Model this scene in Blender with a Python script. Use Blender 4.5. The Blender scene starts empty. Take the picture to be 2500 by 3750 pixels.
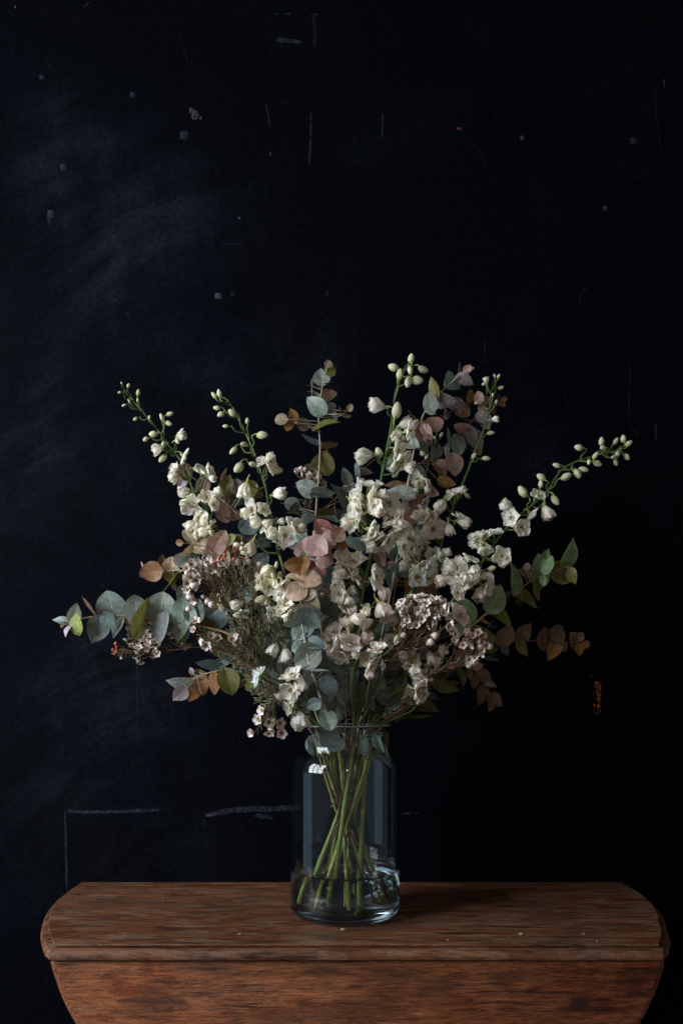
import bpy, bmesh, math, random
from mathutils import Vector, Matrix
random.seed(7)
R = math.radians
sc = bpy.context.scene
COL = sc.collection

# ------------------------------------------------------------------ camera
CAM_H, FPX = 0.2756, 2800.0            # eye height above the table top; focal length in photo pixels
cam = bpy.data.cameras.new('camera'); cam_o = bpy.data.objects.new('camera', cam); COL.objects.link(cam_o)
cam_o.location = (0, -1.0, CAM_H); cam_o.rotation_euler = (R(90), 0, 0)
cam.sensor_fit = 'HORIZONTAL'; cam.sensor_width = 24.0; cam.lens = 24.0 * FPX / 2500.0
cam.shift_y = (2573 - 1875) / 2500.0
cam.clip_start = 0.02; cam.clip_end = 50
cam.dof.use_dof = True; cam.dof.focus_distance = 0.95; cam.dof.aperture_fstop = 5.6
sc.camera = cam_o

# ------------------------------------------------------------------ world and lamps
wd = bpy.data.worlds.new('World'); sc.world = wd; wd.use_nodes = True
bg = wd.node_tree.nodes['Background']; bg.inputs[0].default_value = (0.92, 0.95, 1.0, 1); bg.inputs[1].default_value = 0.10

WIN = Vector((-1.32, -0.66, 0.72)); AIM = Vector((0.02, 0.0, 0.26))
def area_lamp(name, loc, quat, w, h, power, col):
    l = bpy.data.lights.new(name, 'AREA'); l.shape = 'RECTANGLE'; l.size, l.size_y = w, h; l.energy = power; l.color = col
    o = bpy.data.objects.new(name, l); COL.objects.link(o); o.location = loc; o.rotation_euler = quat.to_euler()
def window_lamps(power):
    q = (AIM - WIN).to_track_quat('-Z', 'Y'); m = q.to_matrix()
    for i in range(3):                      # three by three panes with glazing bars between
        for j in range(3):
            area_lamp('window_pane_lamp', WIN + m @ Vector(((i - 1) * 0.325, (j - 1) * 0.36, 0)), q, .285, .325, power / 9, (0.91, 0.962, 1.0))
window_lamps(39.0)
# the pale wall under and beside the window, as a dim broad lamp (the grey-blue reflection in the right of the vase)
area_lamp('sill_wall_lamp', Vector((-1.42, -0.16, -0.16)), Vector((1, .12, .18)).to_track_quat('-Z', 'Y'), .60, .60, .46, (.52, .76, 1.0))
bl = bpy.data.lights.new('room_bulb', 'POINT'); bl.energy = 17.0; bl.color = (1.0, 0.66, 0.40); bl.shadow_soft_size = 0.08
blo = bpy.data.objects.new('room_bulb', bl); COL.objects.link(blo); blo.location = (0.22, -2.7, 0.75)

sc.view_settings.view_transform = 'Standard'; sc.view_settings.look = 'None'
sc.view_settings.exposure = 0.0; sc.view_settings.gamma = 1.0; sc.view_settings.use_curve_mapping = False
sc.render.engine = 'CYCLES'
cy = sc.cycles
cy.use_denoising = True
cy.max_bounces = 16; cy.transmission_bounces = 14; cy.transparent_max_bounces = 12; cy.diffuse_bounces = 4; cy.glossy_bounces = 6
cy.caustics_refractive = True; cy.caustics_reflective = False; cy.blur_glossy = 0.3; cy.sample_clamp_indirect = 4.0

# ------------------------------------------------------------------ small helpers
CROP = {'A': (150, 1250, 1.96), 'B': (850, 1250, 1.96), 'C': (1550, 1250, 1.96), 'D': (150, 1950, 1.96),
        'E': (850, 1950, 1.96), 'F': (1500, 1950, 1.96), 'G': (900, 2600, 2.24)}
def px(c, x, y):
    ox, oy, s = CROP[c]; return (ox + x / s, oy + y / s)
def at(P, Q, y):
    d = 1.0 + y
    return Vector(((P - 1250) / FPX * d, y, CAM_H - (Q - 2573) / FPX * d))
def pix(v):
    d = 1.0 + v.y
    return (1250 + v.x / d * FPX, 2573 - (v.z - CAM_H) / d * FPX)
def rnd(a, b): return random.uniform(a, b)

def mesh(name, verts, faces, mats, smooth=True, mi=None):
    me = bpy.data.meshes.new(name); me.from_pydata([tuple(v) for v in verts], [], faces)
    for m in (mats if isinstance(mats, (list, tuple)) else [mats]): me.materials.append(m)
    if smooth: me.polygons.foreach_set('use_smooth', [True] * len(me.polygons))
    if mi: me.polygons.foreach_set('material_index', mi)
    me.update(); return me
def link(name, data, parent=None, color=None):
    o = bpy.data.objects.new(name, data); COL.objects.link(o)
    if parent: o.parent = parent
    if color: o.color = (*color, 1)
    return o
def tag(o, label=None, cat=None, group=None, kind=None):
    for k, v in (('label', label), ('category', cat), ('group', group), ('kind', kind)):
        if v: o[k] = v
    return o
def thing(name, loc, label, cat, group=None):
    o = bpy.data.objects.new(name, None); COL.objects.link(o); o.location = loc; o.empty_display_size = .02
    return tag(o, label, cat, group)

def spline(pts, per=6):
    """Catmull-Rom through pts (Vectors)."""
    if len(pts) < 3:
        return [pts[0].lerp(pts[-1], i / per) for i in range(per + 1)]
    P = [pts[0] * 2 - pts[1]] + list(pts) + [pts[-1] * 2 - pts[-2]]
    out = []
    for i in range(1, len(P) - 2):
        p0, p1, p2, p3 = P[i - 1:i + 3]
        for k in range(per):
            t = k / per
            out.append(0.5 * ((2 * p1) + (p2 - p0) * t + (2 * p0 - 5 * p1 + 4 * p2 - p3) * t * t + (3 * p1 - p0 - 3 * p2 + p3) * t ** 3))
    out.append(P[-2].copy()); return out

class MB:
    def __init__(s): s.v, s.f, s.mi = [], [], []
    def tube(s, pts, r0, r1=None, n=6, cap=True, nodes=None, mi=0):
        r1 = r0 if r1 is None else r1
        b = len(s.v); N = len(pts); up = Vector((0.3, 1, 0.1)).normalized()
        for i, p in enumerate(pts):
            t = (pts[min(i + 1, N - 1)] - pts[max(i - 1, 0)])
            t = t.normalized() if t.length > 1e-9 else Vector((0, 0, 1))
            a = t.cross(up); a = a.normalized() if a.length > 1e-4 else t.orthogonal().normalized()
            c = t.cross(a); r = r0 + (r1 - r0) * i / max(1, N - 1)
            if nodes and i % nodes == nodes // 2: r *= 1.35
            for k in range(n):
                w = 2 * math.pi * k / n
                s.v.append(p + (a * math.cos(w) + c * math.sin(w)) * r)
        for i in range(N - 1):
            for k in range(n):
                k2 = (k + 1) % n
                s.f.append((b + i * n + k, b + i * n + k2, b + (i + 1) * n + k2, b + (i + 1) * n + k)); s.mi.append(mi)
        if cap:
            s.f.append(tuple(b + k for k in range(n))[::-1]); s.f.append(tuple(b + (N - 1) * n + k for k in range(n))); s.mi += [mi, mi]
    def blade(s, p, d, length, w):
        d = d.normalized(); a = d.orthogonal().normalized(); c = d.cross(a); b = len(s.v)
        mid = p + d * length * .55
        for k in range(3):
            q = 2.094 * k; s.v.append(p + (a * math.cos(q) + c * math.sin(q)) * w * .5)
        for k in range(3):
            q = 2.094 * k; s.v.append(mid + (a * math.cos(q) + c * math.sin(q)) * w * .6)
        s.v.append(p + d * length)
        for k in range(3):
            k2 = (k + 1) % 3
            s.f.append((b + k, b + k2, b + 3 + k2, b + 3 + k)); s.f.append((b + 3 + k, b + 3 + k2, b + 6)); s.mi += [0, 0]
    def build(s, name, mats, parent=None, smooth=True):
        off = parent.location if parent is not None else Vector()
        return link(name, mesh(name, [v - off for v in s.v], s.f, mats, smooth, s.mi), parent)

# ------------------------------------------------------------------ materials
def mat(name):
    m = bpy.data.materials.new(name); m.use_nodes = True; nt = m.node_tree; nt.nodes.clear()
    out = nt.nodes.new('ShaderNodeOutputMaterial')
    def N(t, _in=None, **kw):
        n = nt.nodes.new('ShaderNode' + t)
        for k, v in kw.items(): setattr(n, k, v)
        for k, v in (_in or {}).items():
            if isinstance(v, bpy.types.NodeSocket): nt.links.new(v, n.inputs[k])
            else: n.inputs[k].default_value = v
        return n
    return m, N, nt, out
def ramp(N, fac, stops):
    n = N('ValToRGB', {0: fac}); e = n.color_ramp.elements
    while len(e) < len(stops): e.new(.5)
    for el, (p, c) in zip(e, stops):
        el.position = p; el.color = (*c, 1) if len(c) == 3 else c
    return n.outputs[0]
def g3(v): return (v, v, v)
def math_(N, op, a, b=0.0, c=None):
    n = N('Math', {0: a, 1: b}, operation=op)
    if c is not None: n.inputs[2].default_value = c
    return n.outputs[0]
def mixc(N, fac, a, b, mode='MIX'):
    n = N('Mix', data_type='RGBA', blend_type=mode)
    for i, v in ((0, fac), (6, a), (7, b)):
        if isinstance(v, bpy.types.NodeSocket): n.id_data.links.new(v, n.inputs[i])
        else: n.inputs[i].default_value = v if i == 0 else ((*v, 1) if len(v) == 3 else v)
    return n.outputs[2]
def thin_leafy(name, vein, rough, trans, tint=None, spec=.4, bump=.25, mottle=.25, scale=60):
    """leaf or petal skin: colour from the object, veins from the UV map, some light through it"""
    m, N, nt, out = mat(name); L = nt.links.new
    oi = N('ObjectInfo'); tc = N('TexCoord')
    uv = N('SeparateXYZ', {0: tc.outputs['UV']})
    au = math_(N, 'ABSOLUTE', math_(N, 'SUBTRACT', uv.outputs[0], .5))
    off = N('VectorMath', {0: tc.outputs['Object'], 1: oi.outputs['Location']}, operation='ADD')
    nz = N('TexNoise', {'Vector': off.outputs[0], 'Scale': scale, 'Detail': 7.0, 'Roughness': .68})
    side = math_(N, 'SINE', math_(N, 'MULTIPLY', math_(N, 'SUBTRACT', uv.outputs[1], math_(N, 'MULTIPLY', au, .75)), vein[0]))
    side = math_(N, 'SMOOTH_MAX', math_(N, 'SUBTRACT', side, .8), 0.0, .1)
    mid = N('MapRange', {0: au, 1: 0.0, 2: .035, 3: 1.0, 4: 0.0}).outputs[0]
    vn = math_(N, 'MAXIMUM', mid, math_(N, 'MULTIPLY', side, vein[1]))
    nf = N('MapRange', {0: nz.outputs[0], 1: .3, 2: .7, 3: 1 - mottle, 4: 1 + mottle}).outputs[0]
    rv = N('MapRange', {0: oi.outputs['Random'], 1: 0, 2: 1, 3: .86, 4: 1.14}).outputs[0]
    col = N('VectorMath', {0: oi.outputs['Color'], 1: math_(N, 'MULTIPLY', nf, rv)}, operation='MULTIPLY').outputs[0]
    # 'MULTIPLY' with a float socket: broadcast
    lighter = N('VectorMath', {0: col, 1: vein[2]}, operation='MULTIPLY').outputs[0]
    col = mixc(N, math_(N, 'MULTIPLY', vn, vein[3]), col, lighter)
    if tint: col = tint(N, col, tc, uv)
    hgt = math_(N, 'ADD', math_(N, 'MULTIPLY', vn, -.6), nz.outputs[0])
    bp = N('Bump', {'Height': hgt, 'Strength': bump, 'Distance': .0012})
    p = N('BsdfPrincipled', {'Base Color': col, 'Roughness': rough, 'Specular IOR Level': spec, 'Normal': bp.outputs[0]})
    tr = N('BsdfTranslucent', {'Color': N('VectorMath', {0: col, 1: (1.1, 1.06, .9)}, operation='MULTIPLY').outputs[0], 'Normal': bp.outputs[0]})
    mx = N('MixShader', {0: trans, 1: p.outputs[0], 2: tr.outputs[0]})
    L(mx.outputs[0], out.inputs[0]); return m
M = {}
M['leaf'] = thin_leafy('leaf_skin', (46.0, .5, (1.55, 1.5, 1.42), .85), .45, .26, mottle=.42, scale=5.5, bump=.4)
def petal_tint(N, col, tc, uv):      # greenish at the claw, faint dark fleck at the tip
    f = N('MapRange', {0: uv.outputs[1], 1: .0, 2: .35, 3: .7, 4: 0.0}).outputs[0]
    col = mixc(N, f, col, mixc(N, 1.0, col, (.78, .86, .55), 'MULTIPLY'))
    nz = N('TexNoise', {'Vector': tc.outputs['Object'], 'Scale': 9.0, 'Detail': 3.0})
    t = math_(N, 'MULTIPLY', N('MapRange', {0: uv.outputs[1], 1: .8, 2: 1.0, 3: 0.0, 4: 1.0}).outputs[0],
              N('MapRange', {0: nz.outputs[0], 1: .55, 2: .68, 3: 0.0, 4: .6}).outputs[0])
    return mixc(N, t, col, mixc(N, 1.0, col, (.55, .58, .35), 'MULTIPLY'))
M['petal'] = thin_leafy('petal_skin', (1.0, 0.0, (.80, .86, .74), .5), .6, .40, petal_tint, spec=.2, bump=.14, mottle=.10, scale=8)
def lumpy(name, c0, c1, rough, scale, bump=.3, zgrad=None, use_obj=False, spec=.3, stretch=None, sss=0):
    m, N, nt, out = mat(name); tc = N('TexCoord'); oi = N('ObjectInfo')
    v = tc.outputs['Object']
    v = N('VectorMath', {0: v, 1: oi.outputs['Location']}, operation='ADD').outputs[0]
    if stretch: v = N('Mapping', {'Vector': v, 'Scale': stretch}).outputs[0]
    nz = N('TexNoise', {'Vector': v, 'Scale': scale, 'Detail': 5.0, 'Roughness': .6})
    f = N('MapRange', {0: nz.outputs[0], 1: .32, 2: .68}).outputs[0]
    col = mixc(N, f, c0, c1)
    if zgrad:
        z = N('SeparateXYZ', {0: tc.outputs['Object']}).outputs[2]
        a, b, cg = zgrad
        col = mixc(N, N('MapRange', {0: z, 1: a, 2: b, 3: 1.0, 4: 0.0}).outputs[0], col, cg)
    if use_obj: col = mixc(N, 1.0, col, oi.outputs['Color'], 'MULTIPLY')
    rv = N('MapRange', {0: oi.outputs['Random'], 1: 0, 2: 1, 3: .85, 4: 1.1}).outputs[0]
    col = N('VectorMath', {0: col, 1: rv}, operation='MULTIPLY').outputs[0]
    bp = N('Bump', {'Height': nz.outputs[0], 'Strength': bump, 'Distance': .001})
    p = N('BsdfPrincipled', {'Base Color': col, 'Roughness': rough, 'Specular IOR Level': spec, 'Normal': bp.outputs[0]})
    if sss: p.inputs['Subsurface Weight'].default_value = sss; p.inputs['Subsurface Radius'].default_value = (.004, .004, .003); p.inputs['Subsurface Scale'].default_value = .5
    nt.links.new(p.outputs[0], out.inputs[0]); return m
M['green_stem'] = lumpy('green_stem', (.050, .095, .026), (.105, .155, .050), .55, 260, .5)
M['bud'] = lumpy('bud_skin', (.62, .62, .46), (.82, .81, .69), .6, 3.5, .3, (.0, .50, (.34, .42, .17)), True)
M['pale_stem'] = lumpy('pale_stem', (.28, .25, .19), (.45, .41, .33), .6, 200, .3)
M['tan_stem'] = lumpy('tan_stem', (.22, .15, .07), (.33, .24, .12), .6, 200, .3)
M['red_stem'] = lumpy('red_stem', (.10, .045, .035), (.19, .09, .06), .6, 200, .3)
M['yellow_stem'] = lumpy('yellow_stem', (.28, .30, .06), (.44, .42, .12), .5, 180, .3)
M['vase_green_stem'] = lumpy('vase_green_stem', (.17, .23, .045), (.30, .35, .085), .5, 160, .4)  # brighter, yellower green for the stem length below the vase mouth
M['twig'] = lumpy('brown_twig', (.075, .038, .024), (.17, .09, .05), .75, 320, .6)
M['wax_twig'] = lumpy('green_twig', (.13, .13, .035), (.23, .20, .07), .65, 260, .4)
M['needle'] = lumpy('needle_skin', (.060, .072, .034), (.17, .165, .095), .6, 60, .2)
M['blossom'] = lumpy('blossom_skin', (.66, .57, .53), (.82, .77, .73), .55, 2.0, .2, None, True)
M['cup'] = lumpy('cup_skin', (.20, .075, .035), (.36, .20, .07), .5, 5, .4, None, True)
M['pearl'] = lumpy('pearl_bud', (.70, .60, .56), (.82, .76, .72), .4, 1.5, .1, (-.5, .25, (.45, .30, .20)), True, .5)
M['centre'] = lumpy('flower_centre', (.20, .13, .03), (.40, .28, .09), .7, 14, .8)

# ------------------------------------------------------------------ the wall behind
WALL_Y = 0.205
def wall_mat():
    m, N, nt, out = mat('black_painted_wall'); tc = N('TexCoord'); o = tc.outputs['Object']
    wp = N('TexNoise', {'Vector': o, 'Scale': 2.2, 'Detail': 3.0}).outputs[1]
    ow = N('VectorMath', {0: o, 1: N('VectorMath', {0: wp, 1: (.22, 0, .22)}, operation='MULTIPLY').outputs[0]}, operation='ADD').outputs[0]
    def stroke(ang, sx, sz, sc):
        r = N('Mapping', {'Vector': ow, 'Rotation': (0, R(ang), 0)}).outputs[0]
        r = N('Mapping', {'Vector': r, 'Scale': (sx, 1, sz)}).outputs[0]
        return N('TexNoise', {'Vector': r, 'Scale': sc, 'Detail': 7.0, 'Roughness': .66}).outputs[0]
    st, st2 = stroke(24, 2.2, 13, 1.5), stroke(-82, 1.6, 11, 1.5)
    fine = N('TexNoise', {'Vector': o, 'Scale': 130, 'Detail': 6.0, 'Roughness': .7}).outputs[0]
    big = N('TexNoise', {'Vector': o, 'Scale': 4.2, 'Detail': 6.0, 'Roughness': .62, 'Distortion': .4}).outputs[0]
    mask = None
    for (U, V, ru, rv, a) in ((560, 960, 560, 330, .85), (230, 620, 330, 420, .7), (950, 1250, 330, 300, .55), (330, 2650, 420, 430, .9), (120, 1500, 330, 420, .75), (430, 3150, 500, 260, .4),
                              (1500, 440, 300, 170, .55), (2080, 1650, 190, 190, .45), (2330, 560, 180, 420, .35), (1750, 2550, 420, 240, .35), (700, 1750, 330, 330, .5)):
        c = at(U, V, WALL_Y); d = N('VectorMath', {0: N('VectorMath', {0: ow, 1: (c.x + .11, 0, c.z + .11)}, operation='SUBTRACT').outputs[0], 1: (FPX / ru / 1.2, 0, FPX / rv / 1.2)}, operation='MULTIPLY').outputs[0]
        ln = N('VectorMath', {0: d}, operation='LENGTH').outputs['Value']
        g = N('MapRange', {0: ln, 1: 1.25, 2: .15, 3: 0, 4: a}, interpolation_type='SMOOTHSTEP').outputs[0]
        mask = g if mask is None else math_(N, 'MAXIMUM', mask, g)
    mask = math_(N, 'MULTIPLY_ADD', N('MapRange', {0: big, 1: .38, 2: .70, 3: .1, 4: 1.1}).outputs[0], mask, .0)
    strokes = math_(N, 'ADD', N('MapRange', {0: st, 1: .40, 2: .62, 3: .0, 4: 1.05}).outputs[0], N('MapRange', {0: st2, 1: .46, 2: .66, 3: 0, 4: .6}).outputs[0])
    dust = math_(N, 'MULTIPLY', mask, strokes)
    dust = math_(N, 'ADD', dust, N('MapRange', {0: big, 1: .5, 2: .8, 3: 0, 4: .16}).outputs[0])
    hue = N('TexNoise', {'Vector': o, 'Scale': 6.0, 'Detail': 2.0}).outputs['Color']
    base = mixc(N, dust, (.0018, .0023, .0045), (.0100, .0124, .0192))
    grain = N('MapRange', {0: fine, 1: .36, 2: .72, 3: .65, 4: 1.75}).outputs[0]
    base = N('VectorMath', {0: base, 1: grain}, operation='MULTIPLY').outputs[0]
    base = mixc(N, .30, base, mixc(N, 1.0, base, mixc(N, .0, hue, hue), 'MULTIPLY'))
    vo = N('TexVoronoi', {'Vector': o, 'Scale': 24.0, 'Randomness': 1.0}); sep = N('SeparateColor', {0: vo.outputs['Color']})
    rad = N('MapRange', {0: sep.outputs[0], 1: .60, 2: 1.0, 3: 0.0, 4: .10}).outputs[0]                # small specks of old paint
    sp = N('MapRange', {0: math_(N, 'SUBTRACT', rad, vo.outputs['Distance']), 1: -.03, 2: .05}).outputs[0]
    sp = math_(N, 'MULTIPLY', sp, N('MapRange', {0: rad, 1: 0.0, 2: .01}).outputs[0])
    base = mixc(N, math_(N, 'MULTIPLY', sp, N('MapRange', {0: fine, 1: .42, 2: .62, 3: 0, 4: .35}).outputs[0]), base, (.020, .023, .034))
    bp = N('Bump', {'Height': math_(N, 'ADD', math_(N, 'MULTIPLY', fine, .6), math_(N, 'MULTIPLY', st, .4)), 'Strength': .25, 'Distance': .002})
    p = N('BsdfPrincipled', {'Base Color': base, 'Roughness': .85, 'Specular IOR Level': .02, 'Normal': bp.outputs[0]})
    nt.links.new(p.outputs[0], out.inputs[0]); return m
wv = []; nx, nz_ = 30, 36
for j in range(nz_ + 1):
    for i in range(nx + 1):
        wv.append((-1.5 + 3.0 * i / nx, 0, -.5 + 2.4 * j / nz_))
wf = [(j * (nx + 1) + i, j * (nx + 1) + i + 1, (j + 1) * (nx + 1) + i + 1, (j + 1) * (nx + 1) + i) for j in range(nz_) for i in range(nx)]
bt = len(wv); wv += [(-1.5, .03, -.5), (1.5, .03, -.5), (1.5, .03, 1.9), (-1.5, .03, 1.9)]; wf += [(bt + 3, bt + 2, bt + 1, bt)]
wall = link('wall', mesh('wall', wv, wf, wall_mat(), False)); wall.location = (0, WALL_Y, 0)
tag(wall, 'matt black painted wall with chalk dust and scuffs behind the bouquet', None, None, 'structure')

def mark_mat(name, col, dens, scale, line=True, stretch=(1, 1, 1)):
    m, N, nt, out = mat(name); tc = N('TexCoord')
    v = N('Mapping', {'Vector': tc.outputs['Object'], 'Scale': stretch}).outputs[0]
    nz = N('TexNoise', {'Vector': v, 'Scale': scale, 'Detail': 5.0, 'Roughness': .7}).outputs[0]
    wob = N('TexNoise', {'Vector': tc.outputs['Object'], 'Scale': scale * .6, 'Detail': 3.0}).outputs[1]
    d = N('VectorMath', {0: N('VectorMath', {0: tc.outputs['UV'], 1: (.5, .5, 0)}, operation='SUBTRACT').outputs[0], 1: (2, 2, 0)}, operation='MULTIPLY').outputs[0]
    d = N('VectorMath', {0: d, 1: N('VectorMath', {0: N('VectorMath', {0: wob, 1: (.5, .5, .5)}, operation='SUBTRACT').outputs[0], 1: (.5, 1.1, 0)}, operation='MULTIPLY').outputs[0]}, operation='ADD').outputs[0]
    sx = N('SeparateXYZ', {0: N('VectorMath', {0: d}, operation='ABSOLUTE').outputs[0]})
    rr = math_(N, 'ADD', math_(N, 'POWER', sx.outputs[0], 6.0 if line else 2.4), math_(N, 'POWER', sx.outputs[1], 2.2))
    edge = N('MapRange', {0: rr, 1: 1.0, 2: .25 if line else .6}, interpolation_type='SMOOTHSTEP').outputs[0]
    a = math_(N, 'MULTIPLY', edge, N('MapRange', {0: nz, 1: .36 if line else .44, 2: .66 if line else .54, 3: 0.0, 4: dens}).outputs[0])
    p = N('BsdfPrincipled', {'Base Color': (*col, 1), 'Roughness': .9, 'Specular IOR Level': .05})
    t = N('BsdfTransparent'); mx = N('MixShader', {0: a, 1: t.outputs[0], 2: p.outputs[0]})
    nt.links.new(mx.outputs[0], out.inputs[0]); return m
MK = {'chalk': mark_mat('chalk_dust', (.033, .039, .058), .85, 160), 'blue': mark_mat('blue_chalk_dust', (.030, .038, .056), .8, 160),
      'faint': mark_mat('faint_chalk_dust', (.018, .022, .034), .7, 120), 'violet': mark_mat('violet_chalk_dust', (.11, .09, .15), .8, 150),
      'orange': mark_mat('orange_undercoat', (.34, .11, .032), 1.0, 220, False), 'white': mark_mat('white_undercoat', (.065, .066, .085), .9, 260, False),
      'dark': mark_mat('dark_scratch', (.001, .001, .0015), 1.0, 60), 'red': mark_mat('red_undercoat', (.09, .036, .028), 1.0, 240, False),
      'magenta': mark_mat('magenta_chalk_stain', (.012, .002, .005), .22, 22)}
def mark(name, pts, w, kind):
    """a thin smear of chalk / bared undercoat lying on the wall; pts and w in photo pixels"""
    y = WALL_Y - .0006
    P = [at(a, b, y) for a, b in pts]
    if len(P) > 2: P = spline(P, 5)
    hw = w * (.88 if name == 'paint_chip' else .72) / FPX * (1 + y) / 2; V, F, UV = [], [], []
    o0 = P[0]
    for i, p in enumerate(P):
        t = (P[min(i + 1, len(P) - 1)] - P[max(i - 1, 0)]).normalized(); n = Vector((-t.z, 0, t.x))
        V += [p - n * hw - o0, p + n * hw - o0]; u = i / (len(P) - 1); UV += [(u, 0), (u, 1)]
    for i in range(len(P) - 1): F.append((2 * i, 2 * i + 2, 2 * i + 3, 2 * i + 1))
    me = mesh(name, V, F, MK[kind], False); ul = me.uv_layers.new(name='UVMap')
    for lp in me.loops: ul.data[lp.index].uv = UV[lp.vertex_index]
    o = link(name, me, wall); o.location = o0 - wall.location; return o
mark('chalk_line', [(238, 2968), (241, 3090), (245, 3270)], 13, 'chalk')
mark('chalk_line', [(232, 2972), (390, 2974), (600, 2966)], 20, 'chalk')
mark('chalk_line', [(750, 2986), (880, 2966), (1010, 2962), (1085, 2958)], 34, 'chalk')
mark('chalk_line', [(750, 2988), (800, 2980)], 20, 'violet')
mark('chalk_line', [(930, 2985), (1000, 2998)], 24, 'blue')
mark('chalk_line', [(748, 3000), (752, 3030)], 12, 'faint')
mark('chalk_line', [(1468, 2982), (1508, 2980)], 12, 'chalk')
mark('chalk_line', [(1515, 2980), (1535, 2979)], 8, 'chalk')
mark('chalk_line', [(1148, 44), (1152, 110), (1150, 180)], 22, 'faint')
mark('chalk_line', [(1137, 51), (1164, 51)], 8, 'chalk')
mark('chalk_line', [(1036, 50), (1066, 49)], 8, 'blue'); mark('chalk_line', [(1004, 50), (1022, 50)], 7, 'blue')
mark('chalk_line', [(1006, 144), (1050, 147), (1106, 151)], 26, 'chalk')
mark('scratch', [(974, 376), (980, 415), (989, 466)], 7, 'chalk')
mark('scratch', [(1139, 405), (1137, 500), (1131, 620)], 10, 'chalk')
mark('scratch', [(1401, 415), (1400, 460), (1397, 505)], 10, 'blue')
mark('scratch', [(-4, 405), (18, 480), (42, 556)], 9, 'dark')
mark('scratch', [(2430, 288), (2434, 326)], 8, 'white')
mark('scratch', [(2400, 1555), (2402, 1615)], 14, 'chalk')
mark('scratch', [(2308, 1290), (2302, 1480), (2312, 1568), (2345, 1590)], 9, 'faint')
mark('scratch', [(2124, 1110), (2124, 1075), (2150, 1055)], 9, 'faint')
mark('scratch', [(1775, 1250), (1777, 1330)], 10, 'faint'); mark('scratch', [(2068, 1440), (2074, 1490)], 7, 'faint')
mark('scratch', [(800, 892), (895, 893)], 7, 'faint'); mark('scratch', [(2395, 280), (2405, 460), (2425, 560)], 8, 'faint')
mark('scratch', [(1700, 500), (1760, 560), (1780, 600)], 6, 'faint'); mark('scratch', [(655, 100), (670, 170), (690, 230)], 6, 'faint')
mark('scratch', [(360, 1050), (440, 1110)], 9, 'faint'); mark('scratch', [(500, 2300), (505, 2700)], 8, 'faint')
mark('scratch', [(305, 25), (330, 5)], 10, 'blue')
for a, b, w, h, k in ((712, 420, 26, 26, 'white'), (700, 405, 12, 18, 'white'), (672, 494, 30, 24, 'blue'), (485, 346, 18, 16, 'blue'),
                      (184, 784, 22, 24, 'chalk'), (180, 808, 12, 22, 'faint'), (230, 611, 20, 18, 'blue'), (797, 1084, 26, 18, 'white'),
                      (850, 1077, 14, 12, 'faint'), (152, 282, 14, 14, 'blue'), (990, 563, 7, 12, 'chalk'), (876, 798, 8, 8, 'white'),
                      (1680, 470, 16, 9, 'red'), (1911, 504, 11, 13, 'white'), (2318, 515, 20, 20, 'chalk'), (2216, 761, 13, 13, 'red'),
                      (56, 24, 7, 7, 'red'), (1200, 1074, 8, 14, 'faint'), (2186, 2505, 17, 12, 'orange'), (2190, 2514, 20, 16, 'orange'), (2192, 2524, 14, 18, 'orange'), (2189, 2537, 13, 16, 'orange'), (2193, 2549, 12, 14, 'orange'), (2192, 2562, 11, 14, 'orange'), (2195, 2576, 9, 12, 'red'), (2191, 2588, 11, 12, 'orange'), (2193, 2600, 8, 10, 'red'), (2198, 2608, 10, 9, 'red'), (2184, 2613, 8, 7, 'red'), (2176, 2585, 6, 9, 'orange'), (2177, 2512, 5, 8, 'red'), (2178, 2560, 4, 7, 'red'), (2172, 2545, 5, 22, 'red'), (2164, 2474, 5, 8, 'red'), (2173, 2602, 6, 7, 'red'), (735, 432, 8, 10, 'white')):
    mark('paint_chip', [(a, b - h * .7), (a, b + h * .7)], w * 1.4, k)
mark('chalk_smudge', [(540, 55), (920, 50)], 150, 'magenta')

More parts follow.
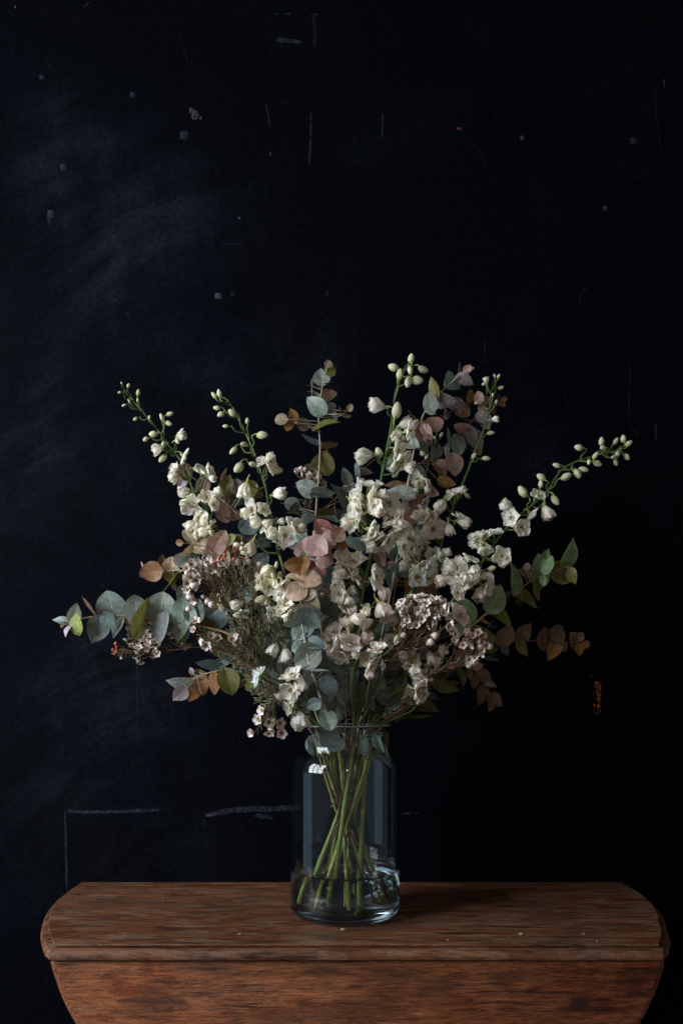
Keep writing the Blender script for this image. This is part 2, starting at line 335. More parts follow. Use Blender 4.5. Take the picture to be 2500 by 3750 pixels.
# ------------------------------------------------------------------ the drop-leaf table
def wood(name, seed, pale, light, red, fy, flk, fx, ring=None, knots=()):
    m, N, nt, out = mat(name); tc = N('TexCoord')
    o = N('VectorMath', {0: tc.outputs['Object'], 1: seed}, operation='ADD').outputs[0]
    warp = N('TexNoise', {'Vector': o, 'Scale': 5.0, 'Detail': 2.0}).outputs[1]
    ow = N('VectorMath', {0: o, 1: N('VectorMath', {0: warp, 1: (.012, .012, .012)}, operation='MULTIPLY').outputs[0]}, operation='ADD').outputs[0]
    def grain(sx, sy, det, rough, src=ow, rot=0.0):
        v = N('Mapping', {'Vector': src, 'Rotation': (0, rot, 0)}).outputs[0] if rot else src
        return N('TexNoise', {'Vector': N('Mapping', {'Vector': v, 'Scale': (sx, sy, sy)}).outputs[0], 'Scale': 1.0, 'Detail': det, 'Roughness': rough}).outputs[0]
    s1, s2, s3, s4 = grain(fx, fy, 7.0, .72), grain(fx * .4, fy * .22, 5.0, .6), grain(13, fy * .42, 6.0, .68, o), grain(38, fy * 2.0, 4.0, .65)
    blot = N('TexNoise', {'Vector': N('Mapping', {'Vector': o, 'Scale': (5.5, 10, 10)}).outputs[0], 'Scale': 1.0, 'Detail': 8.0, 'Roughness': .68, 'Distortion': .4}).outputs[0]
    f = math_(N, 'ADD', math_(N, 'MULTIPLY', s1, .6), math_(N, 'MULTIPLY', s2, .4))
    col = ramp(N, f, [(.34, (.060, .024, .012)), (.45, (.130, .054, .026)), (.54, (.190, .086, .042)), (.66, (.30, .155, .084))])
    col = mixc(N, 1.0, col, light, 'MULTIPLY')
    col = mixc(N, N('MapRange', {0: math_(N, 'ADD', math_(N, 'MULTIPLY', s3, .6), math_(N, 'MULTIPLY', blot, .4)), 1: .47, 2: .60, 3: 0, 4: pale}).outputs[0], col, (.25, .180, .128))
    col = mixc(N, math_(N, 'MULTIPLY', N('MapRange', {0: blot, 1: .47, 2: .60}).outputs[0], red), col, mixc(N, 1.0, col, (.88, .58, .44), 'MULTIPLY'))
    dk = N('MapRange', {0: math_(N, 'ADD', math_(N, 'MULTIPLY', blot, .55), math_(N, 'MULTIPLY', s3, .45)), 1: .508, 2: .585, 3: 0, 4: .80}).outputs[0]
    col = mixc(N, dk, col, mixc(N, 1.0, col, (.22, .15, .12), 'MULTIPLY'))
    st = grain(7, fy * .5, 5.0, .6, N('VectorMath', {0: ow, 1: (4.4, 2.2, 9.1)}, operation='ADD').outputs[0])
    col = mixc(N, N('MapRange', {0: st, 1: .60, 2: .66, 3: 0, 4: .8}).outputs[0], col, (.020, .010, .007))    # long dark streaks
    crisp = math_(N, 'MAXIMUM', N('MapRange', {0: grain(fx * 1.1, fy * 1.15, 6.0, .75, N('VectorMath', {0: o, 1: (7.7, 1.3, 3.1)}, operation='ADD').outputs[0]), 1: .575, 2: .60, 3: 0, 4: .62}).outputs[0],
                  N('MapRange', {0: grain(fx * 2.6, fy * 1.3, 5.0, .7, N('VectorMath', {0: ow, 1: (1.7, 8.3, 5.1)}, operation='ADD').outputs[0]), 1: .60, 2: .62, 3: 0, 4: .75}).outputs[0])
    col = mixc(N, crisp, col, mixc(N, 1.0, col, (.24, .17, .14), 'MULTIPLY'))
    light_f = N('MapRange', {0: grain(fx * 1.6, fy * 1.2, 6.0, .75, N('VectorMath', {0: o, 1: (2.9, 6.1, 8.8)}, operation='ADD').outputs[0]), 1: .57, 2: .62, 3: 0, 4: .5}).outputs[0]
    col = mixc(N, light_f, col, mixc(N, 1.0, col, (1.6, 1.6, 1.55), 'MULTIPLY'))
    grit = N('MapRange', {0: N('TexNoise', {'Vector': o, 'Scale': 420.0, 'Detail': 3.0, 'Roughness': .7}).outputs[0], 1: .3, 2: .7, 3: .72, 4: 1.28}).outputs[0]
    col = N('VectorMath', {0: col, 1: grit}, operation='MULTIPLY').outputs[0]
    fleck = grain(26, 110, 4.0, .6, o, R(18))
    col = mixc(N, N('MapRange', {0: fleck, 1: .56, 2: .64, 3: 0, 4: flk}).outputs[0], col, mixc(N, 1.0, col, (.32, .22, .16), 'MULTIPLY'))
    pore = N('MapRange', {0: s4, 1: .55, 2: .62, 3: 0, 4: .7}).outputs[0]
    col = mixc(N, pore, col, mixc(N, 1.0, col, (.30, .24, .20), 'MULTIPLY'))
    def spot(c, rx, rz, soft=.5, axis=1):
        d = N('VectorMath', {0: N('VectorMath', {0: tc.outputs['Object'], 1: c}, operation='SUBTRACT').outputs[0], 1: (1 / rx, 1 / rz if axis == 1 else 0, 1 / rz if axis == 2 else 0)}, operation='MULTIPLY').outputs[0]
        wob = N('VectorMath', {0: N('TexNoise', {'Vector': tc.outputs['Object'], 'Scale': 35.0, 'Detail': 4.0}).outputs[1], 1: (.5, .5, .5)}, operation='SUBTRACT').outputs[0]
        return N('VectorMath', {0: N('VectorMath', {0: d, 1: N('VectorMath', {0: wob, 1: (.6, .6, .6)}, operation='MULTIPLY').outputs[0]}, operation='ADD').outputs[0]}, operation='LENGTH').outputs['Value']
    if ring:
        ln = spot(ring[:3], ring[3], ring[4])
        band = math_(N, 'ABSOLUTE', math_(N, 'SUBTRACT', ln, 1.0))
        col = mixc(N, math_(N, 'MULTIPLY', N('MapRange', {0: band, 1: .0, 2: .42, 3: .85, 4: 0}).outputs[0], N('MapRange', {0: s2, 1: .3, 2: .6}).outputs[0]), col, (.02, .011, .008))
    for c, rx, rz, a, cc in knots:
        ln = spot(c, rx, rz, axis=2)
        col = mixc(N, N('MapRange', {0: ln, 1: .55, 2: 1.15, 3: a, 4: 0}).outputs[0], col, cc)
    rough = N('MapRange', {0: s3, 1: .3, 2: .7, 3: .42, 4: .66}).outputs[0]
    bp = N('Bump', {'Height': math_(N, 'ADD', math_(N, 'MULTIPLY', s1, .5), math_(N, 'MULTIPLY', pore, -.5)), 'Strength': .35, 'Distance': .0012})
    p = N('BsdfPrincipled', {'Base Color': col, 'Roughness': rough, 'Specular IOR Level': .32, 'Normal': bp.outputs[0]})
    nt.links.new(p.outputs[0], out.inputs[0]); return m

def slab(name, plan, rings, material, parent, xform=lambda v: v):
    """plan: closed outline (x, y), counter-clockwise; rings: (outward offset, z) from the top crease downwards"""
    n = len(plan); V, F = [], []
    nor = []
    for i in range(n):
        a, b = Vector(plan[i - 1]), Vector(plan[(i + 1) % n]); t = (b - a).normalized(); nor.append(Vector((t.y, -t.x)))
    for off, z in rings:
        for i in range(n):
            p = Vector(plan[i]) + nor[i] * off; V.append(xform(Vector((p.x, p.y, z))))
    for r in range(len(rings) - 1):
        for i in range(n):
            j = (i + 1) % n; F.append((r * n + i, (r + 1) * n + i, (r + 1) * n + j, r * n + j))
    F.append(tuple(range(n))); F.append(tuple((len(rings) - 1) * n + i for i in range(n))[::-1])
    me = mesh(name, V, F, material, True)
    me.set_sharp_from_angle(angle=R(28))
    o = link(name, me, parent)
    return o
table = thing('drop_leaf_table', (0, 0, 0), 'old worn brown wooden drop-leaf table with moulded edge, standing under the glass vase', 'table')
Lp = [(-.327, -.130), (-.346, -.092), (-.362, -.055), (-.379, -.004), (-.392, .05), (-.3975, .10), (-.3985, .172)]
Rp = [(.4285, .172), (.431, .11), (.4255, .055), (.413, 0.0), (.399, -.04), (.3838, -.084), (.361, -.130)]
def densify(pts):
    return [(v.x, v.y) for v in spline([Vector((a, b, 0)) for a, b in pts], 5)]
back = [(-.3985 + .827 * t / 12, .172) for t in range(1, 12)]
front = [(.361 - .688 * t / 14, -.130) for t in range(1, 14)]
plan = densify(Lp)[::-1]           # back-left corner last
plan = densify(Lp) + back + densify(Rp) + front
# counter-clockwise seen from above
area = sum(plan[i - 1][0] * plan[i][1] - plan[i][0] * plan[i - 1][1] for i in range(len(plan)))
if area < 0: plan = plan[::-1]
top_rings = [(-.0010, 0), (0, -.0006), (0, -.0018), (-.0026, -.0024), (-.0026, -.0042), (.0024, -.0044), (.0058, -.0054), (.0082, -.0084), (.0092, -.0118), (.0088, -.0146), (.0070, -.0165)]
M['wood_top'] = wood('worn_oak_top', (0, 0, 0), .70, (.74, .62, .53), .55, 130, .0, 12, ring=(.197, .088, 0, .036, .034))
M['wood_leaf'] = wood('worn_oak_leaf', (3.1, .7, .2), .20, (1.42, 1.08, .84), .95, 330, .38, 30, knots=(  # tint raised above the top's: the leaf's more frontal light sits in the colour
    ((.270, 0, -.066), .013, .0085, .85, (.03, .014, .009)), ((.215, 0, -.098), .020, .007, .9, (.012, .007, .006)),
    ((-.02, 0, -.030), .032, .008, .55, (.03, .013, .008)), ((.055, 0, -.033), .040, .010, .7, (.03, .013, .008)), ((.105, 0, -.052), .030, .016, .45, (.04, .017, .010)), ((-.215, 0, -.062), .034, .020, .45, (.05, .020, .010)), ((.185, 0, -.036), .022, .009, .55, (.03, .013, .008)), ((-.06, 0, -.082), .05, .010, .4, (.045, .018, .010)), ((.02, 0, -.075), .06, .020, .40, (.05, .017, .009))))
slab('table_top', plan, top_rings, M['wood_top'], table)
# hanging leaf: the same moulding, seen face on
LY = -.1335
lx0 = [(-.325, 0), (-.322, -.012), (-.310, -.045), (-.293, -.075), (-.262, -.115), (-.212, -.160), (-.140, -.196), (-.050, -.214)]
rx0 = [(.050 + .03, -.214), (.170, -.196), (.242, -.160), (.296, -.115), (.330, -.075), (.347, -.045), (.3595, -.012), (.3615, 0)]
lp = densify(lx0) + densify(rx0) + [(.3615 - .6865 * t / 14, 0) for t in range(1, 14)]
area = sum(lp[i - 1][0] * lp[i][1] - lp[i][0] * lp[i - 1][1] for i in range(len(lp)))
if area < 0: lp = lp[::-1]
leaf_rings = [(-.0012, 0), (0, -.0005), (.0004, -.0025), (.0032, -.003), (.0060, -.0050), (.0082, -.0085), (.0090, -.0120), (.0085, -.0150)]
drop = slab('drop_leaf', lp, leaf_rings, M['wood_leaf'], table, lambda v: Vector((v.x, LY - v.z, v.y - .0185)))
# hidden apron that carries the hinges
mb = MB(); ap = [(-.30, -.09), (.33, -.09), (.33, .15), (-.30, .15)]
slab('apron', ap, [(0, -.0166), (0, -.09)], M['wood_leaf'], table)

# crumbs left on the table top
cm = lumpy('dry_petal_crumb', (.20, .16, .12), (.34, .29, .24), .8, 300)
gm = lumpy('green_leaf_crumb', (.20, .26, .16), (.34, .38, .26), .8, 300)
def crumb(P, Q, s, m, label):
    y = CAM_H * FPX / (Q - 2573) - 1; bm = bmesh.new(); bmesh.ops.create_icosphere(bm, subdivisions=2, radius=s)
    for v in bm.verts: v.co = Vector((v.co.x * rnd(.8, 1.7), v.co.y * rnd(.7, 1.2), v.co.z * rnd(.35, .6)))
    me = bpy.data.meshes.new('crumb'); bm.to_mesh(me); bm.free(); me.materials.append(m)
    o = link('crumb', me); p = at(P, Q, y); o.location = (p.x, p.y, s * .42); tag(o, label, 'crumb', 'plant crumbs on the table top')
crumb(598, 3292, .0015, cm, 'tiny pale crumb alone on the left half of the table top')
crumb(878, 3424, .0017, cm, 'tiny pale crumb near the front edge left of the vase')
crumb(990, 3387, .0009, cm, 'faint pale crumb just left of the vase foot')
crumb(1255, 3408, .0024, gm, 'small greenish crumb in front of the vase foot')
crumb(1908, 3424, .0022, gm, 'greenish crumb near the front edge right of the vase')
crumb(1640, 3445, .0013, cm, 'pale crumb at the front edge right of the vase')
crumb(2137, 3423, .0016, cm, 'pale flat crumb near the front right corner of the table')
crumb(2187, 3449, .0012, cm, 'pale crumb on the front edge by the right corner')

# ------------------------------------------------------------------ glass vase and water
VX = .0046
def lathe(name, prof, n, m, special=None):
    V, F = [], []; idx = []
    for r, z in prof:
        if r < 1e-6: idx.append([len(V)] * n); V.append((0, 0, z))
        else:
            idx.append(list(range(len(V), len(V) + n)))
            for k in range(n): V.append((r * math.cos(2 * math.pi * k / n), r * math.sin(2 * math.pi * k / n), z))
    for a, b in zip(idx, idx[1:]):
        for k in range(n):
            q = [a[k], a[(k + 1) % n], b[(k + 1) % n], b[k]]; q2 = []
            for t in q:
                if t not in q2: q2.append(t)
            if len(q2) > 2: F.append(tuple(q2))
    me = mesh(name, V, F, m)
    if special:
        for p in me.polygons:
            if all(special(Vector(V[i])) for i in p.vertices): p.material_index = 1
    o = link(name, me); o.location = (VX, 0, .0004); return o
def rprof(ctrl, per=7):
    return [(max(v.x, 0), v.y) for v in spline([Vector((a, b, 0)) for a, b in ctrl], per)]
def arc(cx, cz, r, a0, a1, n=8):
    return [(cx + r * math.cos(R(a0 + (a1 - a0) * i / n)), cz + r * math.sin(R(a0 + (a1 - a0) * i / n))) for i in range(n + 1)]
gm_, N, nt, out = mat('clear_glass')
gl = N('BsdfGlass', {'Color': (.95, .985, 1.0, 1), 'Roughness': 0.0, 'IOR': 1.5}); nt.links.new(gl.outputs[0], out.inputs[0])
T = .0024
outer = [(0, .0012), (.030, .0010), (.052, .0004)] + arc(.0591, .012, .012, -90, 0) + \
        [(.0711, .03), (.0711, .09), (.0711, .150)] + rprof([(.0711, .182), (.0709, .189), (.0698, .1955), (.0668, .2015), (.0622, .2062), (.0578, .2098), (.0556, .2145), (.0551, .222), (.0554, .230), (.0566, .2375), (.0590, .2430), (.0606, .2446)], 7)
inner = [(max(r - T, 0), z) for r, z in outer[12:-1]] + [(outer[-1][0] - .0034, outer[-1][1])]
rim = arc(.0606 - .0017, .2446, .0017, 0, 180, 10)
inner_low = arc(.0591 - .002, .0215, .0096, 0, -80, 6)
prof = outer + rim[1:] + [(r - (0 if z > .19 else 0), z) for r, z in inner[::-1][1:]] + [(.0687, .022)] + \
       [(.0575 + .0112 * math.cos(R(a)), .0225 + .0095 * math.sin(R(a))) for a in (-15, -30, -45, -60, -75, -90)] + [(.035, .0118), (0, .0112)]
rm_, N, nt, out = mat('highlight_glass_rim')
gl = N('BsdfGlass', {'Color': (.95, .985, 1.0, 1), 'Roughness': .25, 'IOR': 1.5}); df = N('BsdfDiffuse', {'Color': (.75, .78, .80, 1)})
mx = N('MixShader', {0: .30, 1: gl.outputs[0], 2: df.outputs[0]}); nt.links.new(mx.outputs[0], out.inputs[0])  # white diffuse put into the rim glass to imitate its bright highlight line
vase = lathe('glass_vase', prof, 144, [gm_, rm_], lambda v: v.z > .2449)
tag(vase, 'clear glass jar vase with narrow neck, holding the whole bouquet on the wooden table', 'vase')
WZ = .0555
wm, N, nt, out = mat('water')
gl = N('BsdfGlass', {'Color': (.97, .985, .985, 1), 'Roughness': 0.0, 'IOR': 1.333}); nt.links.new(gl.outputs[0], out.inputs[0])
wp = [(0, .0110), (.035, .0116)] + [(.0575 + .0114 * math.cos(R(a)), .0225 + .0097 * math.sin(R(a))) for a in (-90, -75, -60, -45, -30, -15)] + \
     [(.0689, .0225), (.0689, WZ + .0040), (.0684, WZ + .0022), (.0675, WZ + .0010), (.0660, WZ + .0003), (.063, WZ), (.03, WZ), (0, WZ)]
water = lathe('vase_water', wp, 96, wm)
tag(water, 'shallow clear water standing in the bottom of the glass vase', 'water')

# ------------------------------------------------------------------ shared plant meshes
def sheet(name, W, nu, nv, wfun, zfun, material, tipfun=None):
    V, F, UV = [], [], []
    for j in range(nv + 1):
        v = j / nv
        for i in range(nu + 1):
            u = -1 + 2 * i / nu; w = wfun(v) * W / 2
            y = v + (tipfun(u, v) if tipfun else 0)
            V.append((u * w, y, zfun(u, v))); UV.append((i / nu, v))
    for j in range(nv):
        for i in range(nu):
            a = j * (nu + 1) + i; F.append((a, a + 1, a + nu + 2, a + nu + 1))
    me = mesh(name, V, F, material); ul = me.uv_layers.new(name='UVMap')
    for lp in me.loops: ul.data[lp.index].uv = UV[lp.vertex_index]
    return me
def petal_mesh(k, cup):
    a, b, c = rnd(0, 6), rnd(.03, .065), rnd(0, 6)
    return sheet('petal', rnd(.86, 1.02), 8, 8, lambda v: (.18 + .82 * min(1, v / .55) ** .8) * (1 - max(0, (v - .45) / .55) ** 2.6 * .78),
                 lambda u, v: cup * (u * u * .30 * math.sin(min(1, v * 1.1) * 1.6)) - cup * .10 * v + .35 * cup * (v - .45) ** 2 + v * v * b * (math.sin(4.2 * u + a) + .6 * math.sin(9 * u + c)) + .03 * math.sin(14 * v + 5 * u + c) * v * abs(u),
                 M['petal'], lambda u, v: -.16 * u * u * v ** 4 + .055 * v ** 5 * math.sin(9 * u + a) - .08 * v ** 6 * math.exp(-(u * 4) ** 2) - .05 * v ** 4 * math.sin(17 * u + c))
PET_OPEN = [petal_mesh(i, .55) for i in range(6)]
PET_CUP = [petal_mesh(i, 1.05) for i in range(5)]
def rleaf(k, point, round_):
    """eucalyptus leaf: rounded with a small heart base, or egg-shaped with a point"""
    bend, fold, a = rnd(-.22, .26), rnd(.04, .30), rnd(0, 6)
    def wf(v):
        base = math.sin(math.pi * min(1, max(0, v ** (.70 if round_ else .72)))) ** (.60 if round_ else .74)
        return max(base, .03)
    def tip(u, v):
        return (-.085 * (1 - v) ** 6 * abs(u) * 1.5 if round_ else -.03 * (1 - v) ** 6 * abs(u)) + (point * v ** 9 * (1 - abs(u)) if point else -.02 * v ** 8 * (1 - abs(u)))
    return sheet('leaf', .98 if round_ else .80, 8, 10, wf, lambda u, v: bend * (v - .5) ** 2 * 2 + fold * abs(u) * wf(v) * .5 + .018 * math.sin(7 * v + 3 * u + a) * abs(u), M['leaf'], tip)
LEAF_R = [rleaf(i, .015 if i % 2 else 0, True) for i in range(5)]
LEAF_P = [rleaf(i, .055, False) for i in range(4)]
LEAF_O = [rleaf(i, .0, False) for i in range(3)]

def bud_mesh(fat, ribs):
    V, F = [], []; n, m = 15, 12; ph = rnd(0, 6)
    for j in range(m + 1):
        t = j / m; r = fat * .5 * math.sin(math.pi * min(1, t ** .92 * .955 + .004)) ** .58 * (1 - .10 * t) * (.72 if j == m else 1) + (.035 if t < .05 else 0)
        for k in range(n):
            w = 2 * math.pi * k / n
            lobe = 1 + ribs * math.cos(5 * w + 1.6 * t + ph) * max(.25, math.sin(math.pi * t)) + (.16 * math.cos(5 * w + ph + 1) * max(0, t - .75) * 4 * ribs * 4)
            V.append((r * lobe * math.cos(w), r * lobe * math.sin(w), t + .05 * math.cos(3 * w + ph) * max(0, t - .8)))
    for j in range(m):
        for k in range(n):
            F.append((j * n + k, j * n + (k + 1) % n, (j + 1) * n + (k + 1) % n, (j + 1) * n + k))
    F.append(tuple(range(n))[::-1]); F.append(tuple(m * n + k for k in range(n)))
    mb = MB(); mb.v = [Vector(v) for v in V]; mb.f = F; mb.mi = [0] * len(F)
    mb.tube(spline([Vector((fat * .22, 0, .20)), Vector((fat * .30, 0, -.05)), Vector((fat * .18, 0, -.30)), Vector((-.02, 0, -.48))], 4), .075, .030, 6)   # spur
    return mesh('bud', mb.v, mb.f, M['bud'])
BUDS = [bud_mesh(f, r) for f, r in ((.62, .07), (.70, .09), (.56, .06), (.66, .11))]
def heart_mesh():
    """receptacle, spur and the crowded stamens of a delphinium flower; axis +Z, unit diameter"""
    mb = MB()
    mb.tube(spline([Vector((0, 0, -.12)), Vector((0, 0, -.03)), Vector((0, 0, .06))], 4), .035, .085, 8)
    mb.tube(spline([Vector((.04, 0, .02)), Vector((.10, 0, -.12)), Vector((.08, 0, -.30)), Vector((0, .02, -.40))], 4), .055, .018, 6)
    for k in range(11):
        a, r = 2.4 * k, .018 * math.sqrt(k) * 1.6
        p = Vector((r * math.cos(a), r * math.sin(a), .04)); q = p * 1.25 + Vector((0, 0, rnd(.09, .15)))
        mb.tube([p, p.lerp(q, .6), q], .010, .010, 4, True, None, 1)
        mb.tube([q, q + Vector((0, 0, .03))], .019, .014, 5, True, None, 1)
    return mesh('flower', mb.v, mb.f, [M['bud'], M['centre']], True, mb.mi)
HEARTS = [heart_mesh() for _ in range(3)]
def blossom_mesh(openness, five=True):
    """waxflower: five round cupped petals round a shallow cup; axis +Z, unit diameter"""
    mb = MB(); n, m = 6, 4
    for k in range(5):
        b = len(mb.v); jit = rnd(-.08, .08); sc_ = rnd(.9, 1.1)
        rot = Matrix.Rotation(2 * math.pi * k / 5 + jit, 3, 'Z')
        for j in range(m + 1):
            v = j / m
            for i in range(n + 1):
                u = -1 + 2 * i / n
                w = .21 * (.32 + .68 * math.sin(math.pi * (.12 + .80 * v))) * sc_
                r = .16 + .36 * v * math.sin(openness) - .03 * u * u * v
                z = .02 + .36 * v * math.cos(openness) + .20 * u * u * w / .2 * .5 + .12 * v * v * math.sin(openness) * .6
                mb.v.append(rot @ Vector((u * w, r, z)))
        for j in range(m):
            for i in range(n):
                a = b + j * (n + 1) + i; mb.f.append((a, a + 1, a + n + 2, a + n + 1)); mb.mi.append(0)
    b = len(mb.v); prof = [(.02, -.30), (.07, -.26), (.13, -.12), (.18, .02), (.185, .04)]; n = 10
    for r, z in prof:
        for k in range(n): mb.v.append(Vector((r * math.cos(.6283 * k), r * math.sin(.6283 * k), z)))
    for j in range(len(prof) - 1):
        for k in range(n): mb.f.append((b + j * n + k, b + j * n + (k + 1) % n, b + (j + 1) * n + (k + 1) % n, b + (j + 1) * n + k)); mb.mi.append(1)
    return mesh('blossom', mb.v, mb.f, [M['blossom'], M['wax_twig']], True, mb.mi)
BLOS = [blossom_mesh(R(a)) for a in (78, 68, 60, 82, 45)]
def cup_mesh():
    mb = MB(); n = 12; prof = [(.19, .03), (.18, .055), (.14, .035), (.08, .015), (.03, .02), (.02, .10), (.0, .12)]
    for r, z in prof:
        for k in range(n): mb.v.append(Vector((r * math.cos(2 * math.pi * k / n), r * math.sin(2 * math.pi * k / n), z)))
    for j in range(len(prof) - 1):
        for k in range(n): mb.f.append((j * n + k, j * n + (k + 1) % n, (j + 1) * n + (k + 1) % n, (j + 1) * n + k)); mb.mi.append(0)
    for k in range(10):
        a = .6283 * k; p = Vector((.17 * math.cos(a), .17 * math.sin(a), .04)); mb.tube([p, p * .8 + Vector((0, 0, .07))], .014, .018, 4)
    return mesh('blossom_cup', mb.v, mb.f, M['cup'])
CUP = cup_mesh()
def pearl_mesh():
    mb = MB(); n = 12; prof = [(.02, -.62), (.10, -.5), (.24, -.3), (.42, -.12), (.50, .10), (.46, .30), (.34, .43), (.20, .475), (.10, .46), (.05, .43)]
    for r, z in prof:
        for k in range(n): mb.v.append(Vector((r * math.cos(2 * math.pi * k / n), r * math.sin(2 * math.pi * k / n), z)))
    for j in range(len(prof) - 1):
        for k in range(n): mb.f.append((j * n + k, j * n + (k + 1) % n, (j + 1) * n + (k + 1) % n, (j + 1) * n + k)); mb.mi.append(0)
    mb.f.append(tuple((len(prof) - 1) * n + k for k in range(n))); mb.mi.append(0)
    return mesh('bud', mb.v, mb.f, M['pearl'])
PEARL = pearl_mesh()

# ------------------------------------------------------------------ plant builders
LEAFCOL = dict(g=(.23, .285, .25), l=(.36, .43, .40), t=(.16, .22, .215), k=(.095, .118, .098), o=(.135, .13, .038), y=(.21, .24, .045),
               r=(.22, .105, .035), b=(.155, .09, .055), n=(.40, .30, .20), p=(.36, .23, .205), u=(.27, .22, .24), v=(.42, .33, .40),
               w=(.20, .30, .15), x=(.27, .125, .11), e=(.30, .255, .17))
def frame(z, x_hint, loc, s=(1, 1, 1)):
    z = z.normalized(); x = x_hint - z * x_hint.dot(z)
    x = x.normalized() if x.length > 1e-5 else z.orthogonal().normalized()
    y = z.cross(x); m = Matrix((x * s[0], y * s[1], z * s[2])).transposed().to_4x4(); m.translation = loc; return m

class Plant:
    def __init__(s, name, label, cat, group, stem, y0, y1, r0, r1, mats, mouth, foot, nodes=None, foot_z=.018, low=None):
        """stem: 'A x y|x y|B x y ...' from the tip down; depth runs y0 -> y1, then through the vase mouth to the foot"""
        pts, c = [], None
        toks = stem.replace('|', ' ').split(); i = 0
        while i < len(toks):
            if toks[i] in CROP: c = toks[i]; i += 1
            pts.append(px(c, float(toks[i]), float(toks[i + 1]))); i += 2
        n = len(pts); s.P = [at(a, b, y0 + (y1 - y0) * k / (n - 1)) for k, (a, b) in enumerate(pts)]
        s.n_vis = len(s.P)
        ctrl = list(s.P)
        if mouth:
            mo = Vector((VX + mouth[0], mouth[1], .238)); fo = Vector((VX + foot[0], foot[1], foot_z))
            ctrl += [mo] + [mo.lerp(fo, t) for t in (.25, .5, .75)] + [fo]
        s.line = spline(ctrl, 6); s.vis = s.line[: (len(s.P) - 1) * 6 + (4 if mouth else 1)]
        s.pixline = [pix(v) for v in s.vis]
        s.root = thing(name, s.line[-1].copy(), label, cat, group)
        s.stem = MB(); s.mats = mats; s.r0, s.r1 = r0, r1
        k = len(s.vis) + 3 if mouth and low else len(s.line) - 1; rk = r0 + (r1 - r0) * k / len(s.line)
        s.stem.tube(s.line[:k + 1], r0, rk, 8, True, nodes)
        if k < len(s.line) - 1: s.mats = (mats if isinstance(mats, list) else [mats]) + [low]; s.stem.tube(s.line[k:], rk, r1, 8, True, 5 if nodes else 7, len(s.mats) - 1)
        s.parts = []
    def near(s, P, Q, below=0.0):
        k = min(range(len(s.pixline)), key=lambda i: (s.pixline[i][0] - P) ** 2 + (s.pixline[i][1] - Q) ** 2)
        v = s.vis[k]; acc = 0.0; j = k
        while acc < below and j < len(s.line) - 1: acc += (s.line[j + 1] - s.line[j]).length; j += 1
        d = math.hypot(s.pixline[k][0] - P, s.pixline[k][1] - Q)
        return v, s.line[j], d
    def rad(s, v):
        k = min(range(len(s.line)), key=lambda i: (s.line[i] - v).length_squared)
        return s.r0 + (s.r1 - s.r0) * k / len(s.line)
    def link(s, name, data, mat_world, color=None):
        o = link(name, data, s.root, color); m = mat_world.copy(); m.translation = m.translation - s.root.location; o.matrix_local = m; return o
    def twig(s, a, b, r, sag=None, mi=0, n=5):
        mid = a.lerp(b, .5) + (sag or Vector())
        s.stem.tube(spline([a, mid, b], 4), r * 1.15, r, n, True, None, mi)
    def finish(s): s.stem.build('stem', s.mats, s.root)

